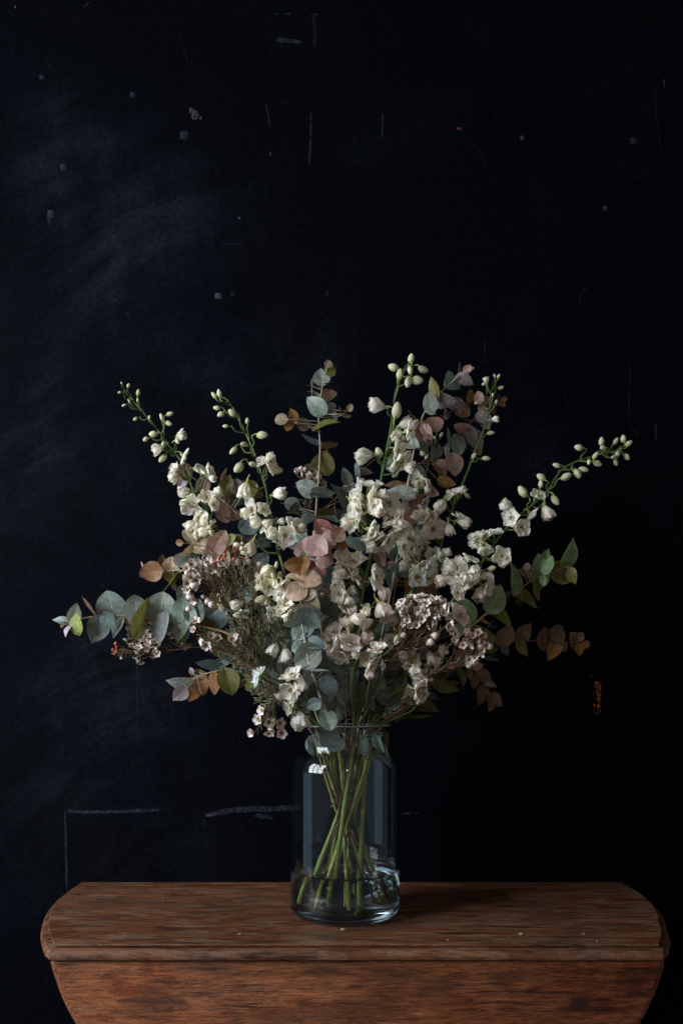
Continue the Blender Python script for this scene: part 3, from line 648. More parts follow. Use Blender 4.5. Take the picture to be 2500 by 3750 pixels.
def flowers(p, data, tintc=(.90, .88, .83)):
    """'<crop> x y size kind angle tilt ; ...' kind O open, H half open, B bud"""
    c = 'A'
    for it in data.split(';'):
        t = it.split()
        if not t: continue
        if t[0] in CROP: c = t.pop(0)
        tn = t.pop() if t[-1] in 'pbgwc' else None
        P, Q = px(c, float(t[0]), float(t[1])); sz = float(t[2]); kind = t[3]; ang = R(float(t[4])); tl = float(t[5]) if len(t) > 5 else {'O': .55, 'H': .3, 'B': .15}[kind]
        col = tintc
        if tn: col = {'p': (.89, .83, .80), 'b': (.78, .84, .85), 'g': (.80, .83, .72), 'w': (.92, .91, .89), 'c': (.87, .84, .72)}[tn]
        j = rnd(-.05, .03); col = tuple(max(0, v + j) for v in col)
        v, _, dpx = p.near(P, Q)
        d = (Vector((math.cos(ang), 0, math.sin(ang))) * math.sqrt(max(0, 1 - tl * tl)) + Vector((0, -tl, 0))).normalized()
        y = v.y - .010 * tl - (.016 if dpx < 22 else .004) + rnd(-.006, .006)
        y = min(y, WALL_Y - .03)
        s = sz / CROP[c][2] / FPX * (1 + y) * {'B': .95 * rnd(.9, 1.08), 'H': 1.28, 'O': 1.46}[kind]; ctr = at(P, Q, y)
        if kind == 'B':
            base = ctr - d * s * .5; s = s * rnd(.9, 1.1)
            p.link('bud', random.choice(BUDS), frame(d, Vector((rnd(-1, 1), rnd(-1, 1), rnd(-1, 1))), base, (s, s, s)), tuple(a * b for a, b in zip(col, (.90, .92, .82) if sz > 60 else (.82, .88, .72))))
            end = base - d * s * .42
        else:
            op = kind == 'O'; base = ctr - d * s * (.16 if op else .42)
            f = p.link('flower', random.choice(HEARTS), frame(d, Vector((rnd(-1, 1), rnd(-1, 1), rnd(-1, 1))), base, (s, s, s)), col)
            n1 = 5; a0 = rnd(0, 6)
            for k in range(n1 + 3):
                out_ = k < n1
                az = a0 + (2 * math.pi * k / n1 if out_ else 2 * math.pi * (k + .5) / 3) + rnd(-.18, .18)
                if op: opening = R(rnd(56, 84) if out_ else rnd(30, 50)); ln = .54 * rnd(.90, 1.10) if out_ else .25 * rnd(.8, 1.2)
                else: opening = R(rnd(13, 30) if out_ else rnd(6, 14)); ln = .86 * rnd(.92, 1.06) if out_ else .66 * rnd(.9, 1.1)
                q = link('petal', random.choice(PET_OPEN if op else PET_CUP), f, tuple(max(0, a + rnd(-.03, .02)) for a in col))
                wsc = (1.0 if op else .82) * rnd(.9, 1.1)
                q.matrix_local = Matrix.Rotation(az, 4, 'Z') @ Matrix.Translation((0, .035 if out_ else .02, .03)) @ Matrix.Rotation(R(90) - opening, 4, 'X') @ Matrix.Rotation(rnd(-.15, .15), 4, 'Y') @ Matrix.Diagonal((ln * wsc, ln, ln, 1))
            end = base - d * s * .08
        _, a, _ = p.near(*pix(end), below=.006 + .45 * (end - v).length)
        p.twig(a, end, .0007 + .0004 * min(1, sz / 110), Vector((0, 0, -.12 * (end - a).length)) + d * .003)

def more_flowers(p, c, cx, cy, rx, ry, n, s0=74, s1=112, tl=.6, t=''):
    out = c
    for _ in range(n):
        a, r = rnd(0, 6.283), math.sqrt(random.random())
        out += ' %.0f %.0f %.0f %s %.0f %.2f %s;' % (cx + rx * r * math.cos(a), cy + ry * r * math.sin(a), rnd(s0, s1), random.choice('OOH'), rnd(0, 360), rnd(.2, .9), t)
    flowers(p, out)
def leaves(p, data, petiole=.0006, mi=0):
    """'<crop> x y length width angle colour [shape] [dy] ; ...' angle: base -> tip in the picture"""
    c = 'A'
    for it in data.split(';'):
        t = it.split()
        if not t: continue
        if t[0] in CROP: c = t.pop(0)
        P, Q = px(c, float(t[0]), float(t[1])); ln, w = float(t[2]), float(t[3]); ang = R(float(t[4])); col = LEAFCOL[t[5]]
        shape, dy = 'R', 0.0
        for q in t[6:]:
            if q in 'RPO': shape = q
            else: dy = float(q)
        pool = {'R': LEAF_R, 'P': LEAF_P, 'O': LEAF_O}[shape]; asp = {'R': .98, 'P': .80, 'O': .80}[shape]
        k = 1.17 / CROP[c][2] / FPX
        roll, pitch = rnd(-.34, .34), rnd(-.34, .34); L_, W_ = ln, w
        if w < .62 * ln: W_ = max(w, .74 * ln * asp / .9); roll = math.acos(max(.08, min(1, w / W_))) * random.choice((-1, 1))
        elif w > 1.1 * ln: L_ = w * 1.0; pitch = math.acos(max(.1, ln / L_)) * random.choice((-1, 1, 1))
        v, _, _ = p.near(P - math.cos(ang) * ln / 2 / CROP[c][2], Q + math.sin(ang) * ln / 2 / CROP[c][2])
        y = min(v.y + rnd(-.012, .012) + dy, WALL_Y - .022); k *= (1 + y)
        tip = (Vector((math.cos(ang), 0, math.sin(ang))) * math.cos(pitch) + Vector((0, -1, 0)) * math.sin(pitch))
        nrm = Vector((0, -1, 0)) - tip * (-tip.y); nrm.normalize(); nrm = Matrix.Rotation(roll, 3, tip) @ nrm
        ctr = at(P, Q, y); base = ctr - tip * L_ * k * .5
        if base.y > WALL_Y - .01: base.y = WALL_Y - .01
        x = tip.cross(nrm); m = Matrix((x * W_ * k / asp, tip * L_ * k, nrm * L_ * k)).transposed().to_4x4(); m.translation = base
        j = rnd(-.12, .12); p.link('leaf', random.choice(pool), m, tuple(max(.005, a * (1 + j + rnd(-.05, .05))) for a in col))
        _, a, d = p.near(*pix(base), below=.003)
        if (a - base).length > .002: p.twig(a, base, petiole, None, mi, 4)

def needles(mb, line, step=.0016, ln=(.007, .013), w=.0010, start=0):
    for i in range(start, len(line) - 1):
        a, b = line[i], line[i + 1]; n = max(1, int((b - a).length / step)); t = (b - a).normalized()
        for k in range(n):
            o = t.orthogonal().normalized(); o = Matrix.Rotation(rnd(0, 6.283), 3, t) @ o
            mb.blade(a.lerp(b, (k + random.random()) / n), t * -rnd(.5, 1.0) + o * rnd(.5, .9), rnd(*ln), w)

def wax(p, data, size=70, rtwig=.00045, below=.030, nd=None, needle_every=2, tint=(1, 1, 1)):
    """'<crop> x y kind [size] ; ...' F flower, S side-on flower, b pearl bud, R red bud"""
    c = 'D'; k = 0
    for it in data.split(';'):
        t = it.split()
        if not t: continue
        if t[0] in CROP: c = t.pop(0)
        P, Q = px(c, float(t[0]), float(t[1])); kind = t[2]
        sz = float(t[3]) if len(t) > 3 else {'F': size, 'S': size, 'b': size * .62, 'R': size * .42}[kind]
        v, _, dpx = p.near(P, Q); y = min(v.y + rnd(-.016, .008), WALL_Y - .03)
        s = sz / CROP[c][2] / FPX * (1 + y); ctr = at(P, Q, y)
        out = ctr - v; out.y = 0; out = out.normalized() if out.length > 1e-4 else Vector((0, 0, 1))
        d = (out * rnd(.3, .8) + Vector((rnd(-.5, .5), -(rnd(.6, 1.3) if kind == 'F' else rnd(-.1, .35)), rnd(-.3, .6)))).normalized()
        m = frame(d, Vector((rnd(-1, 1), rnd(-1, 1), rnd(-1, 1))), ctr, (s, s, s)); j = rnd(.86, 1.05); tc_ = tuple(a * j for a in tint)
        if kind in 'FS':
            b = p.link('blossom', random.choice(BLOS), m, tc_); link('blossom_cup', CUP, b, (rnd(.7, 1.3), rnd(.7, 1.5), 1)); end = ctr - d * s * .28
        else:
            p.link('bud', PEARL, m, tc_ if kind == 'b' else (.62, .16, .12)); end = ctr - d * s * .55
        _, a, _ = p.near(*pix(end), below=below * rnd(.5, 1.2))
        sag = Vector((rnd(-.004, .004), rnd(-.004, .004), rnd(-.006, .002)))
        p.twig(a, end, rtwig, sag, 0, 5); k += 1
        if nd is not None and k % needle_every == 0: needles(nd, spline([end, a.lerp(end, .5) + sag, a], 3), .0034, start=1)
def spray(c, cx, cy, rx, ry, n, kinds='FFFSS', s0=66, s1=86):
    """more blossoms of the same head, spread over an ellipse"""
    out = c
    for _ in range(n):
        a, r = rnd(0, 6.283), math.sqrt(random.random())
        out += ' %.0f %.0f %s %.0f;' % (cx + rx * r * math.cos(a), cy + ry * r * math.sin(a), (q := random.choice(kinds)), rnd(s0, s1) * (.62 if q == 'b' else 1))
    return out
def extra_twigs(p, data, y, r=.0005, nd=None, step=.0016, mi=0, ln=(.006, .011)):
    """'<crop> x y|x y|... ; ...' side twigs from the tip to the stem side"""
    for it in data.split(';'):
        t = it.replace('|', ' ').split()
        if not t: continue
        yy = y + rnd(-.012, .012); pts = []; i = 0; c = 'E'
        while i < len(t):
            if t[i] in CROP: c = t[i]; i += 1
            pts.append(at(*px(c, float(t[i]), float(t[i + 1])), yy + rnd(-.006, .006))); i += 2
        ln_ = spline(pts, 5); p.stem.tube(ln_, r * .7, r * 1.3, 5, True, None, mi)
        if nd is not None: needles(nd, ln_, step, ln)

# ------------------------------------------------------------------ the bouquet: delphiniums
DG = 'white delphinium stems in the vase'
def delph(label, stem, y0, y1, mouth, foot, r0=.0007, r1=.0030):
    return Plant('delphinium_stem', label, 'flower', DG, stem, y0, y1, r0, r1 * .95, M['green_stem'], mouth, foot, None, .018, M['vase_green_stem'])
d = delph('white delphinium leaning far left, its bare bud tip leftmost of the flower spikes',
          'A 578 300|610 365|690 460|760 540|850 650|920 750|1000 850|1045 950|1100 1080|1180 1200|1250 1330|1310 1440|D 1390 260|1500 620|E 330 1050', -.01, -.01, (-.030, -.005), (.050, .012))
flowers(d, '''A 578 298 20 B 100; 564 366 34 B 200; 628 318 32 B 60; 698 372 46 B 80; 633 428 36 B 120 .5; 695 420 34 B 70 .5; 597 458 34 B 205; 680 556 40 B 215;
 778 545 38 B 60 .8; 868 545 62 B 110 .4; 922 522 56 B 15; 912 586 62 B -25; 805 665 72 B 185; 753 702 52 B 215; 1000 685 88 H 20 .6; 980 712 56 B -70 .5;
 845 770 92 H 215 .4; 878 738 50 B 80; 872 840 84 B 230; 1030 822 84 O -20 -.2; 956 918 84 O 150; 962 975 84 H 225; 1114 913 56 B 5; 1160 930 96 O 60; 1205 930 90 O 10 .3; 1225 985 60 H -20;
 1035 1078 92 H 195 .4; 1026 1160 58 H 230; 1090 1185 140 O 250; 1185 1115 92 O 60 .8; 1262 1088 84 H 30; 1240 1172 74 O -20; 1082 1318 100 H 205; 1175 1270 86 O 160; 1230 1368 56 B -60 .4;
 1195 1390 84 O 230; 1140 1395 70 O 210; 1200 1520 90 O 240; 1260 1540 70 O -70; D 1300 350 110 O 200 .7; 1420 520 84 H 170 .2 w; 1440 585 78 H 200 .4 w; 1400 470 60 O 150; 1225 130 80 O 200''')
more_flowers(d, 'A', 1160, 1290, 90, 150, 6)
more_flowers(d, 'D', 1370, 420, 80, 120, 5)
d.finish()
d = delph('slender white delphinium with a loose arching bud tip, second spike from the left',
          'A 1275 395|1330 415|1380 480|1420 560|1480 680|1530 800|B 200 920|240 1050|262 1180|295 1300|322 1450|E 337 150|368 260|400 400|430 700|500 1100', -.04, -.05, (-.020, -.022), (.012, .040), .0009, .0028)
flowers(d, '''A 1246 390 58 B 130; 1280 371 62 B 105; 1262 478 60 B 175; 1293 523 58 B 205; 1376 513 66 B 150 .5; 1480 570 52 B 80 .6; 1325 608 54 B 185; 1460 738 66 B 190 .7; 1380 785 82 B 225;
 1515 880 64 B 190 .7; 1422 903 84 B 228; 1465 1060 116 H -105 .2; B 216 673 86 B 5; 330 1096 106 H 0 .5; 322 925 96 B -8 .3; 235 850 96 O 120; 275 872 110 O 0; 145 1205 140 O 200; 105 1225 90 H 215; 178 1296 100 H 190 .4;
 262 1305 76 H 220; 345 1295 60 H 10; 380 1395 124 O -60 .92 w; 455 1340 120 O 30 .5; 485 1350 80 H 20; E 130 112 120 H 250 .3 c; 318 232 66 B 80 .3; 240 300 130 H 40 .3 c; 190 360 92 O 190 .6 c; 268 390 110 O -100 .85 c; 335 350 112 O 20 .5 c; 205 482 112 B -165 .4 c;
 350 430 62 H 200 .6; 372 520 92 O 110 .85; 425 585 96 O -40 .5 w; 395 600 60 H 240; 300 832 106 H -105 .2 w; 384 880 118 H -85 .25 w; 330 620 90 H 160; 40 520 96 H 190 .4; 68 582 80 O -80 .4; 270 630 96 H 30 .2''')
more_flowers(d, 'E', 270, 420, 130, 200, 7)
more_flowers(d, 'B', 250, 1300, 120, 120, 3)
d.finish()
d = delph('white delphinium hanging low on the left of the vase mouth, with half open drooping bells',
          'E 420 980|470 1060|520 1180|560 1280', -.09, -.06, (-.030, -.030), (.03, .015), .0008, .0016)
flowers(d, '''E 425 1020 118 O 120 .5; 488 1080 116 H -85 .3 w; 415 1135 124 O 230 .7; 350 1172 80 H 190 .3; 400 1260 84 O 200; 476 1330 150 H -75 .25 w; 430 1210 60 O 180; 175 1040 100 O 180 .4 b; 205 1000 70 O 150 .4 b''')
d.finish()
d = delph('tallest white delphinium, thick stem right of the centre with buds at its nodding tip',
          'B 1285 150|1240 188|1205 275|1172 380|1155 520|1130 680|1100 820|1075 960|1045 1100|1015 1250|1000 1380|990 1480|E 1000 130|962 300|932 450|910 600|885 850|860 1100', .0, -.06, (.012, -.032), (-.018, -.030), .0013, .0034)
flowers(d, '''B 1283 125 72 B 82; 1160 186 74 B 165; 1204 238 92 B 85 .5; 1276 202 72 B -85; 1368 200 76 B -25; 1268 286 80 B -110; 1326 280 96 B -5; 1045 460 116 H 168 .1 w; 1180 496 118 B 80 .2;
 955 820 130 H 190 .25; 1052 800 76 B 110; 1240 588 100 H 20; 1280 640 120 O -10 .4; 1200 690 110 H 160; 1190 785 110 O -20; 1210 870 150 O -45 .3; 1260 905 90 H -20 .3; 1160 665 50 B 60;
 985 1020 150 O 85 .3 w; 1010 1060 90 H 80; 900 1090 140 O 160 .3; 890 1170 150 O 195 .45; 950 1180 110 O -90 .5; 1020 1130 120 O 0; 1040 1200 110 H -60 .2; 1075 1100 80 H 30;
 1130 1165 134 O 0 .85 w; 1100 1130 70 H 100; 1150 1270 130 O 150 .5; 1185 1310 130 H -50 .4; 870 1290 150 O 195 .5; 830 1310 100 H 190; 900 1250 110 O 120 .4; 920 1320 80 O -30;
 1010 1400 130 O 140 .5; 1060 1440 150 O -80 .45; 1120 1430 130 O -30 .4; 1000 1470 100 H -100; E 810 190 120 H 120 .3; 780 165 90 H 170; 820 230 90 O -80; 905 190 110 O 70 .4 w; 900 220 70 H 90;
 760 310 100 O 170; 830 300 110 O 100; 900 330 110 O 20 .6; 1030 320 140 O 10 .5 p; 770 430 130 O 210 .45; 740 380 80 O 180; 785 480 80 H -80; 1090 450 110 H 85 .3 p; 1075 550 140 H -65 .4 p; 1110 600 100 O -60 .5 p;
 865 575 90 H 120 .6 p; 835 660 116 H 100 .3 p; 945 665 106 H 85 .4 p; 730 720 130 O 150 .6 p; 700 800 130 O 200 .6 p; 800 830 170 O -60 .85 p; 850 800 130 O 60 .7 p; 770 890 110 O -110 .6 p; 960 770 110 H 60 .4 p; 890 880 60 H 200''')
more_flowers(d, 'B', 1010, 1250, 150, 190, 7)
more_flowers(d, 'E', 900, 400, 150, 220, 9)
more_flowers(d, 'E', 830, 720, 130, 120, 4, t='p')
d.finish()
d = delph('white delphinium low in the middle right, half hidden behind brown twigs',
          'E 1050 840|1010 940|980 1100|950 1300', -.06, -.045, (.022, -.030), (-.02, .03), .0008, .0018)
flowers(d, '''E 1045 830 110 O 100 .5 p; 1020 880 60 H 160; 960 910 100 O 160 .5 p; 1000 960 110 O -20 .5 p; 985 1010 80 H -90 .4 p; 1080 950 60 O 0 .5 p; 1180 780 70 H 60''')
d.finish()
d = delph('white delphinium behind the purple leaves at upper right, with small green bud tip',
          'C 525 245|495 320|480 430|450 580|400 720|350 835|318 930|270 1050|222 1170|180 1285|135 1420|100 1560|F 80 300|-60 700|E 1250 1000', .055, .0, (.030, .018), (.016, -.026), .0009, .0034)
flowers(d, '''C 540 250 36 B 60; 510 247 26 B 110; 450 283 50 H 100 .4; 432 306 40 B 200; 556 332 48 B 10; 523 432 36 B 70; 497 385 26 B 90; 385 440 36 B 200; 512 558 52 H 0; 484 657 62 B 0; 450 840 74 B -8; 362 825 52 B 60 .6;
 225 1085 70 O 120 .5; 185 1105 60 O 180; 125 1175 110 H 235 .3; 280 1075 60 H 60 .8; 315 1110 60 B -50; 262 1260 90 O 60 .4; 285 1300 100 H -20 .4 p; 185 1345 90 H -80 .3; 55 1290 110 O 150 .6 p; 70 1350 124 O -60 .9 p; 10 1260 100 O 160;
 F 220 170 110 O 20 .3 b; 250 150 80 H 30; 30 60 120 O 160 .6 b; 70 100 120 O -20 .4 b; 0 20 100 H 160; 140 250 120 O -30 .5 b; 60 320 110 O 200 .7 b; 110 230 80 O 100; -40 100 110 O 200''')
more_flowers(d, 'F', 90, 200, 150, 150, 9)
more_flowers(d, 'B', 1330, 1300, 120, 130, 4)
d.finish()
d = delph('thin green delphinium shoot with few buds between the tall spike and the purple eucalyptus',
          'B 1470 650|1455 720|1415 850|1390 950|1360 1060|1330 1150|1300 1300|E 1280 200|1180 700', .06, .02, (.015, .033), (0, -.03), .0006, .0018)
flowers(d, '''B 1500 670 46 B 60; 1452 690 36 B 120; 1375 800 46 H 190; 1395 830 40 B 240; 1325 990 90 O 200 .6 g; 1340 1020 60 O -60 .7 g; 1410 1030 76 O 20 .5 g; 1395 1075 50 H 60; 1320 1080 50 H 120 .5 b; 1385 1160 76 O -30 .4 g;
 1350 1230 90 O 200 .4; 1260 1420 110 O 160 .85 g; 1330 1400 110 O 30 .4 b; 1240 1480 90 O 220; 1360 1460 80 H -20; E 1140 80 100 O 200 .5 b; 1350 310 110 O -60 .7 b; 1300 340 90 O 190 .5 b''')
d.finish()
d = delph('white delphinium reaching out to the right, its bud tip rightmost of all flowers',
          'C 1440 760|1380 785|1260 815|1130 850|1010 910|950 980|890 1070|790 1170|700 1240|590 1350|510 1450|460 1530|F 500 240|400 370|330 460|200 640|E 1300 900|1200 1150', .02, -.03, (.032, -.016), (-.052, -.018), .0011, .0032)
flowers(d, '''C 1434 698 68 B 95; 1474 733 60 B 38; 1460 830 64 B -60; 1392 810 62 B -115; 1366 830 46 B 200 .5; 1380 870 58 B -75; 1381 716 68 B 60; 1278 722 66 B 92; 1290 765 58 B 185 .5; 1232 822 60 B 60 .6; 1188 868 60 B -110 .5; 1250 878 74 B -25;
 1150 920 84 B -15; 1104 950 86 B -65; 1112 762 78 B 165; 955 890 78 B 165; 1025 970 92 B 25; 842 974 84 B 150; 842 1025 66 B 95; 825 1100 80 O 60 .8 g; 945 1140 92 B -60 .3; 885 1222 108 H -70 .2;
 712 1080 102 B 128; 600 1185 104 H 145 .3 w; 625 1265 96 O 190 .85; 775 1240 84 O -30 -.2; 704 1332 100 O -60 .93; 500 1370 100 O 100 .3 w; 445 1395 80 O 140 .4; 400 1420 96 O 165 .3; 425 1480 100 O 240 .3 w; 450 1500 80 O -90 .4; 535 1478 36 B 20 .5; 566 1545 104 O -70 .92;
 F 480 70 90 O 160; 510 110 70 H -80; 470 30 80 O 120; 662 172 106 O -70 .93; 588 258 72 B 10 .4; 430 305 128 O -30 .95 w; 345 380 124 O 230 .5; 350 430 70 H -100; 545 320 92 O 60 .6 p; 510 430 120 H -115 .35 p; 555 390 110 O -20 .5 p;
 330 250 124 O 150 .5 p; 380 210 90 O 120; 240 335 110 H 210 .3 p; 440 185 84 O 60 .4; 270 250 90 O 170; 290 300 100 O 200 .6 p''')
more_flowers(d, 'F', 380, 320, 130, 130, 6)
d.finish()
d = delph('white delphinium at lower right above the rim, pinkish flowers behind dry twigs',
          'F 330 560|250 680|150 800|60 950|E 1320 1250', -.03, -.03, (.032, -.024), (-.03, .022), .0008, .0020)
flowers(d, '''F 360 590 130 O 40 .8 p; 330 640 120 O -60 .6 p; 400 610 80 O 20 .5 p; 0 940 120 O 120 .7 w; 40 980 100 H -90 .6 w; 170 930 130 H 60 .5 p; 130 1000 110 O -30 .5 p; 80 1020 100 O 240 .5 p; 60 1130 110 O -20 .4 p; 20 1190 110 O -100 .4 p;
 90 1180 90 O -40 .4 p; 20 850 80 O 150 p; 230 860 90 H 60 .5 p; E 1300 800 90 H 60 .5 p; 1350 1080 110 O 200 .5 p; 1280 1140 90 O 190 .4 p''')
more_flowers(d, 'F', 60, 900, 120, 130, 6, t='p')
more_flowers(d, 'E', 1180, 700, 110, 130, 4, t='p')
d.finish()

# ------------------------------------------------------------------ eucalyptus branches
EG = 'eucalyptus branches in the vase'
FZ = {'brown and olive': .150, 'short eucalyptus': .14, 'brown pink': .1, 'blue grey': .135, 'dark green': .16, 'dark olive': .15, 'eucalyptus leaves': .17, 'low eucalyptus': .12, 'drooping dusky': .10, 'purple eucalyptus': .09}
def euca(label, stem, y0, y1, mouth, foot, m='pale_stem', r0=.0005, r1=.0020, nodes=9):
    fz = next((v for k, v in FZ.items() if label.startswith(k)), .018)
    if fz > .05 and mouth: foot = (mouth[0] * .3 + foot[0] * .3, mouth[1] * .4 + foot[1] * .4)
    return Plant('eucalyptus_branch', label, 'foliage', EG, stem, y0, y1, r0, r1, M[m], mouth, foot, nodes, fz, M['yellow_stem'])
e = euca('upright eucalyptus branch with a pale stem standing alone in the middle of the top',
         'B 690 150|672 220|650 310|632 430|620 550|628 700|630 800|622 950|610 1100|600 1250|594 1340|E 590 200|640 700|700 1150', .05, .03, (-.010, .032), (.004, -.046), 'pale_stem', .0007, .0022)
extra_twigs(e, 'B 400 572|455 585|520 600|620 622;B 842 490|795 520|745 548|690 580|628 620;B 350 1160|440 1185|520 1220|598 1250;B 570 280|572 350|580 400|630 430;B 760 728|690 745|630 760;B 830 1130|740 1160|650 1210|600 1260', .045, .0006)
leaves(e, '''B 640 255 112 108 95 g P; 690 160 56 54 80 e R; 705 205 78 84 40 o P; 575 322 76 18 175 e O; 690 299 62 14 5 k O; 570 292 44 14 85 l O; 590 368 60 34 140 t R; 690 385 112 76 10 b O; 565 362 54 20 170 b O;
 602 460 158 112 138 g P; 712 455 52 62 80 u R; 715 505 80 62 -60 g O; 740 540 50 36 -80 g O; 846 473 48 42 60 n R; 772 490 62 16 100 b O; 822 533 60 12 -5 e O; 675 602 180 70 14 o P; 578 635 150 44 -18 k O; 345 562 82 72 175 e R; 436 530 96 66 105 r P;
 405 600 76 70 250 r P; 500 590 90 76 150 b R; 572 717 156 62 150 t O; 700 742 110 20 8 b O; 655 872 158 150 75 o P; 552 900 64 40 170 k O; 535 1052 168 104 152 g P; 655 1080 150 46 -4 g O; 640 1115 150 44 -10 k O; 668 1240 160 76 14 o P;
 530 1282 124 74 200 k P; 420 1165 96 92 150 k R; 458 1196 50 90 80 k R; 440 1232 110 30 185 o O; 745 1275 80 130 -60 t P''')
e.finish()
e = euca('front eucalyptus branch above the vase rim, leaves pink on top, blue grey below',
         'E 660 50|602 92|550 150|505 230|495 300|490 400|492 550|500 650|520 760|550 930|600 1080|650 1230', -.075, -.085, (-.010, -.040), (.012, .03), 'pale_stem', .0006, .0019)
leaves(e, '''B 640 1335 128 120 120 x R; 705 1350 96 70 20 p R .004; 765 1385 100 100 60 b P; 775 1460 92 90 -10 r R -.006; 700 1420 130 120 40 p R; 640 1400 130 120 150 p R; 565 1460 130 130 150 p R; 630 1480 150 130 -40 p R;
 E 525 130 150 140 190 p R; 640 150 150 140 -20 p R; 560 200 130 120 -70 u R; 435 232 112 96 185 r R; 500 245 130 96 -100 r R; 620 250 130 90 -50 x P; 660 210 110 90 -10 p P; 560 100 130 110 150 p R; 690 190 90 60 -40 p P;
 448 322 124 66 170 n R; 560 335 150 120 -20 n R; 600 360 110 100 -40 e R; 450 430 136 130 200 n R; 540 440 120 120 -20 e R; 575 520 140 110 -50 e P; 570 590 170 120 -20 g R; 500 545 170 52 172 e O; 430 650 130 44 190 g O; 545 655 130 26 -15 l O;
 500 700 170 140 220 t R; 560 620 160 110 -40 t R; 560 720 130 100 -30 t P; 540 790 150 150 -100 t R; 490 820 130 110 200 t R; 600 800 120 90 -20 t R; 530 900 180 170 210 k R; 600 900 170 150 -30 k R; 620 993 130 18 0 l O -.01; 560 985 150 60 190 k O;
 580 1060 190 170 220 k R; 655 1060 190 150 -30 k R; 565 1130 140 24 190 t O -.008; 640 1170 190 160 -100 k R; 700 1110 150 110 -50 t P; 580 1235 96 84 200 t R; 690 1200 170 120 -60 k R; 680 1330 170 110 110 g P -.004''', .0005)
e.finish()
e = euca('eucalyptus branch stretched out level to the left, with large round grey green leaves',
         'D 150 650|210 640|290 620|420 600|560 597|680 605|800 625|930 640|1060 660|1200 685|1400 760|E 250 1000', -.03, -.02, (-.042, -.005), (.036, .030), 'tan_stem', .0006, .0021)
leaves(e, '''D 142 632 106 50 165 l P; 186 706 76 40 -110 v P; 240 582 130 76 75 l P; 254 650 150 92 100 y P -.006; 150 668 36 22 -110 n O; 345 520 176 40 132 b O; 498 515 170 186 98 l R; 408 690 200 140 -118 g P; 555 655 190 96 -108 g O; 480 640 110 90 -70 t R;
 680 535 150 160 95 g R; 716 610 270 58 72 o O -.008; 862 530 196 200 85 g R; 862 690 210 120 -105 g P; 905 660 120 80 -50 t O; 1030 570 190 170 100 g R; 1075 590 180 170 40 g R; 1050 690 240 60 -120 o O -.006; 1110 560 150 130 70 k R; 1010 720 160 110 -100 g P;
 1220 640 220 190 30 k R .01; 1280 620 150 130 60 t R .01; 1200 740 180 150 -60 o R .012; 1320 800 180 150 -30 o R .012; 625 628 64 54 -90 b R .006; 1150 700 160 140 -100 k R .012''')
e.finish()
e = euca('tan and bronze eucalyptus branch low in the left flowers, tipped with a small orange cap',
         'A 990 1447|1080 1455|1160 1470|1260 1500|D 1300 150|1400 175|1470 215|E 250 420', -.03, -.02, (-.038, .012), (.036, -.010), 'tan_stem', .0005, .0018)
leaves(e, '''A 990 1446 48 44 180 r R; 1052 1395 110 66 125 n P; 1148 1450 130 126 95 n R; 1045 1510 110 26 225 n O; 1182 1510 120 34 -115 n O; 1290 1440 150 140 60 n R; 1362 1420 80 74 40 y R; 1345 1475 140 110 10 n P; 1260 1500 130 90 200 n P; D 1265 75 150 120 60 p R; 1300 190 150 110 -60 n P; 1400 60 100 90 30 b R; 1240 350 160 90 100 n P; 1360 400 150 90 -80 n P; 1330 480 110 80 -100 b P; 1245 440 90 50 60 e P; 1300 500 120 100 200 r P''')
e.finish()
e = euca('brown and olive eucalyptus branch crossing behind the left delphinium spike',
         'A 1020 920|1100 985|1200 1065|1300 1140|1420 1250|1500 1330|E 200 300', .01, .0, (-.030, .022), (.04, -.02), 'pale_stem', .0005, .0018)
leaves(e, '''A 1040 950 110 106 -60 b R -.015; 955 915 80 46 170 x P -.01; 1012 1018 84 66 -110 v R; 1168 1015 112 90 70 p P -.015; 1215 965 80 70 30 e R; 1335 1035 130 104 70 o P; 1316 965 96 40 80 r P; 1400 1130 150 130 -10 k R; 1290 1150 120 100 200 b R; 1310 1245 110 96 -60 p R; 1390 1250 120 80 -10 b R;
 1510 1340 130 150 -70 t R; 1490 1040 110 90 40 o R; 1420 1050 110 90 100 u P; B 30 1080 170 130 -60 o P; 120 1070 130 110 40 o R; 160 1090 120 100 -20 b R; 130 1380 150 130 -80 t R; 210 1420 150 120 -40 t P; 470 1440 130 150 -70 t R; 420 1380 90 80 30 t R; 60 1470 120 100 -120 o R; 10 1500 90 80 200 b R''')
e.finish()
e = euca('short eucalyptus branch at left with one bright orange leaf and a cream one',
         'D 725 265|790 288|860 292|930 275|1000 272|1100 300|1250 400|1450 700', .02, .0, (-.034, .026), (.035, .03), 'pale_stem', .0005, .0017)
leaves(e, '''D 786 282 140 126 185 r R; 728 232 44 16 110 v O; 722 306 34 16 230 v O; 866 232 120 70 85 b P; 932 245 124 112 80 n R -.006; 930 320 110 90 -60 y P; 935 358 150 22 228 y O -.004; 955 384 60 38 -75 v P; 1052 205 150 112 -160 k P; 1020 460 120 86 -100 k R; 1000 190 90 80 60 u P; 985 300 80 50 -60 o P; 1180 560 140 120 20 k R; 1250 300 120 90 30 n P''')
e.finish()
e = euca('low eucalyptus branch at left under the waxflower, dark orange leaves and two pale tips',
         'D 1010 1105|1090 1050|1170 1020|1250 998|1350 995|1480 1030|E 300 1120', .0, -.01, (-.044, -.010), (.020, .0), 'pale_stem', .0005, .0016)
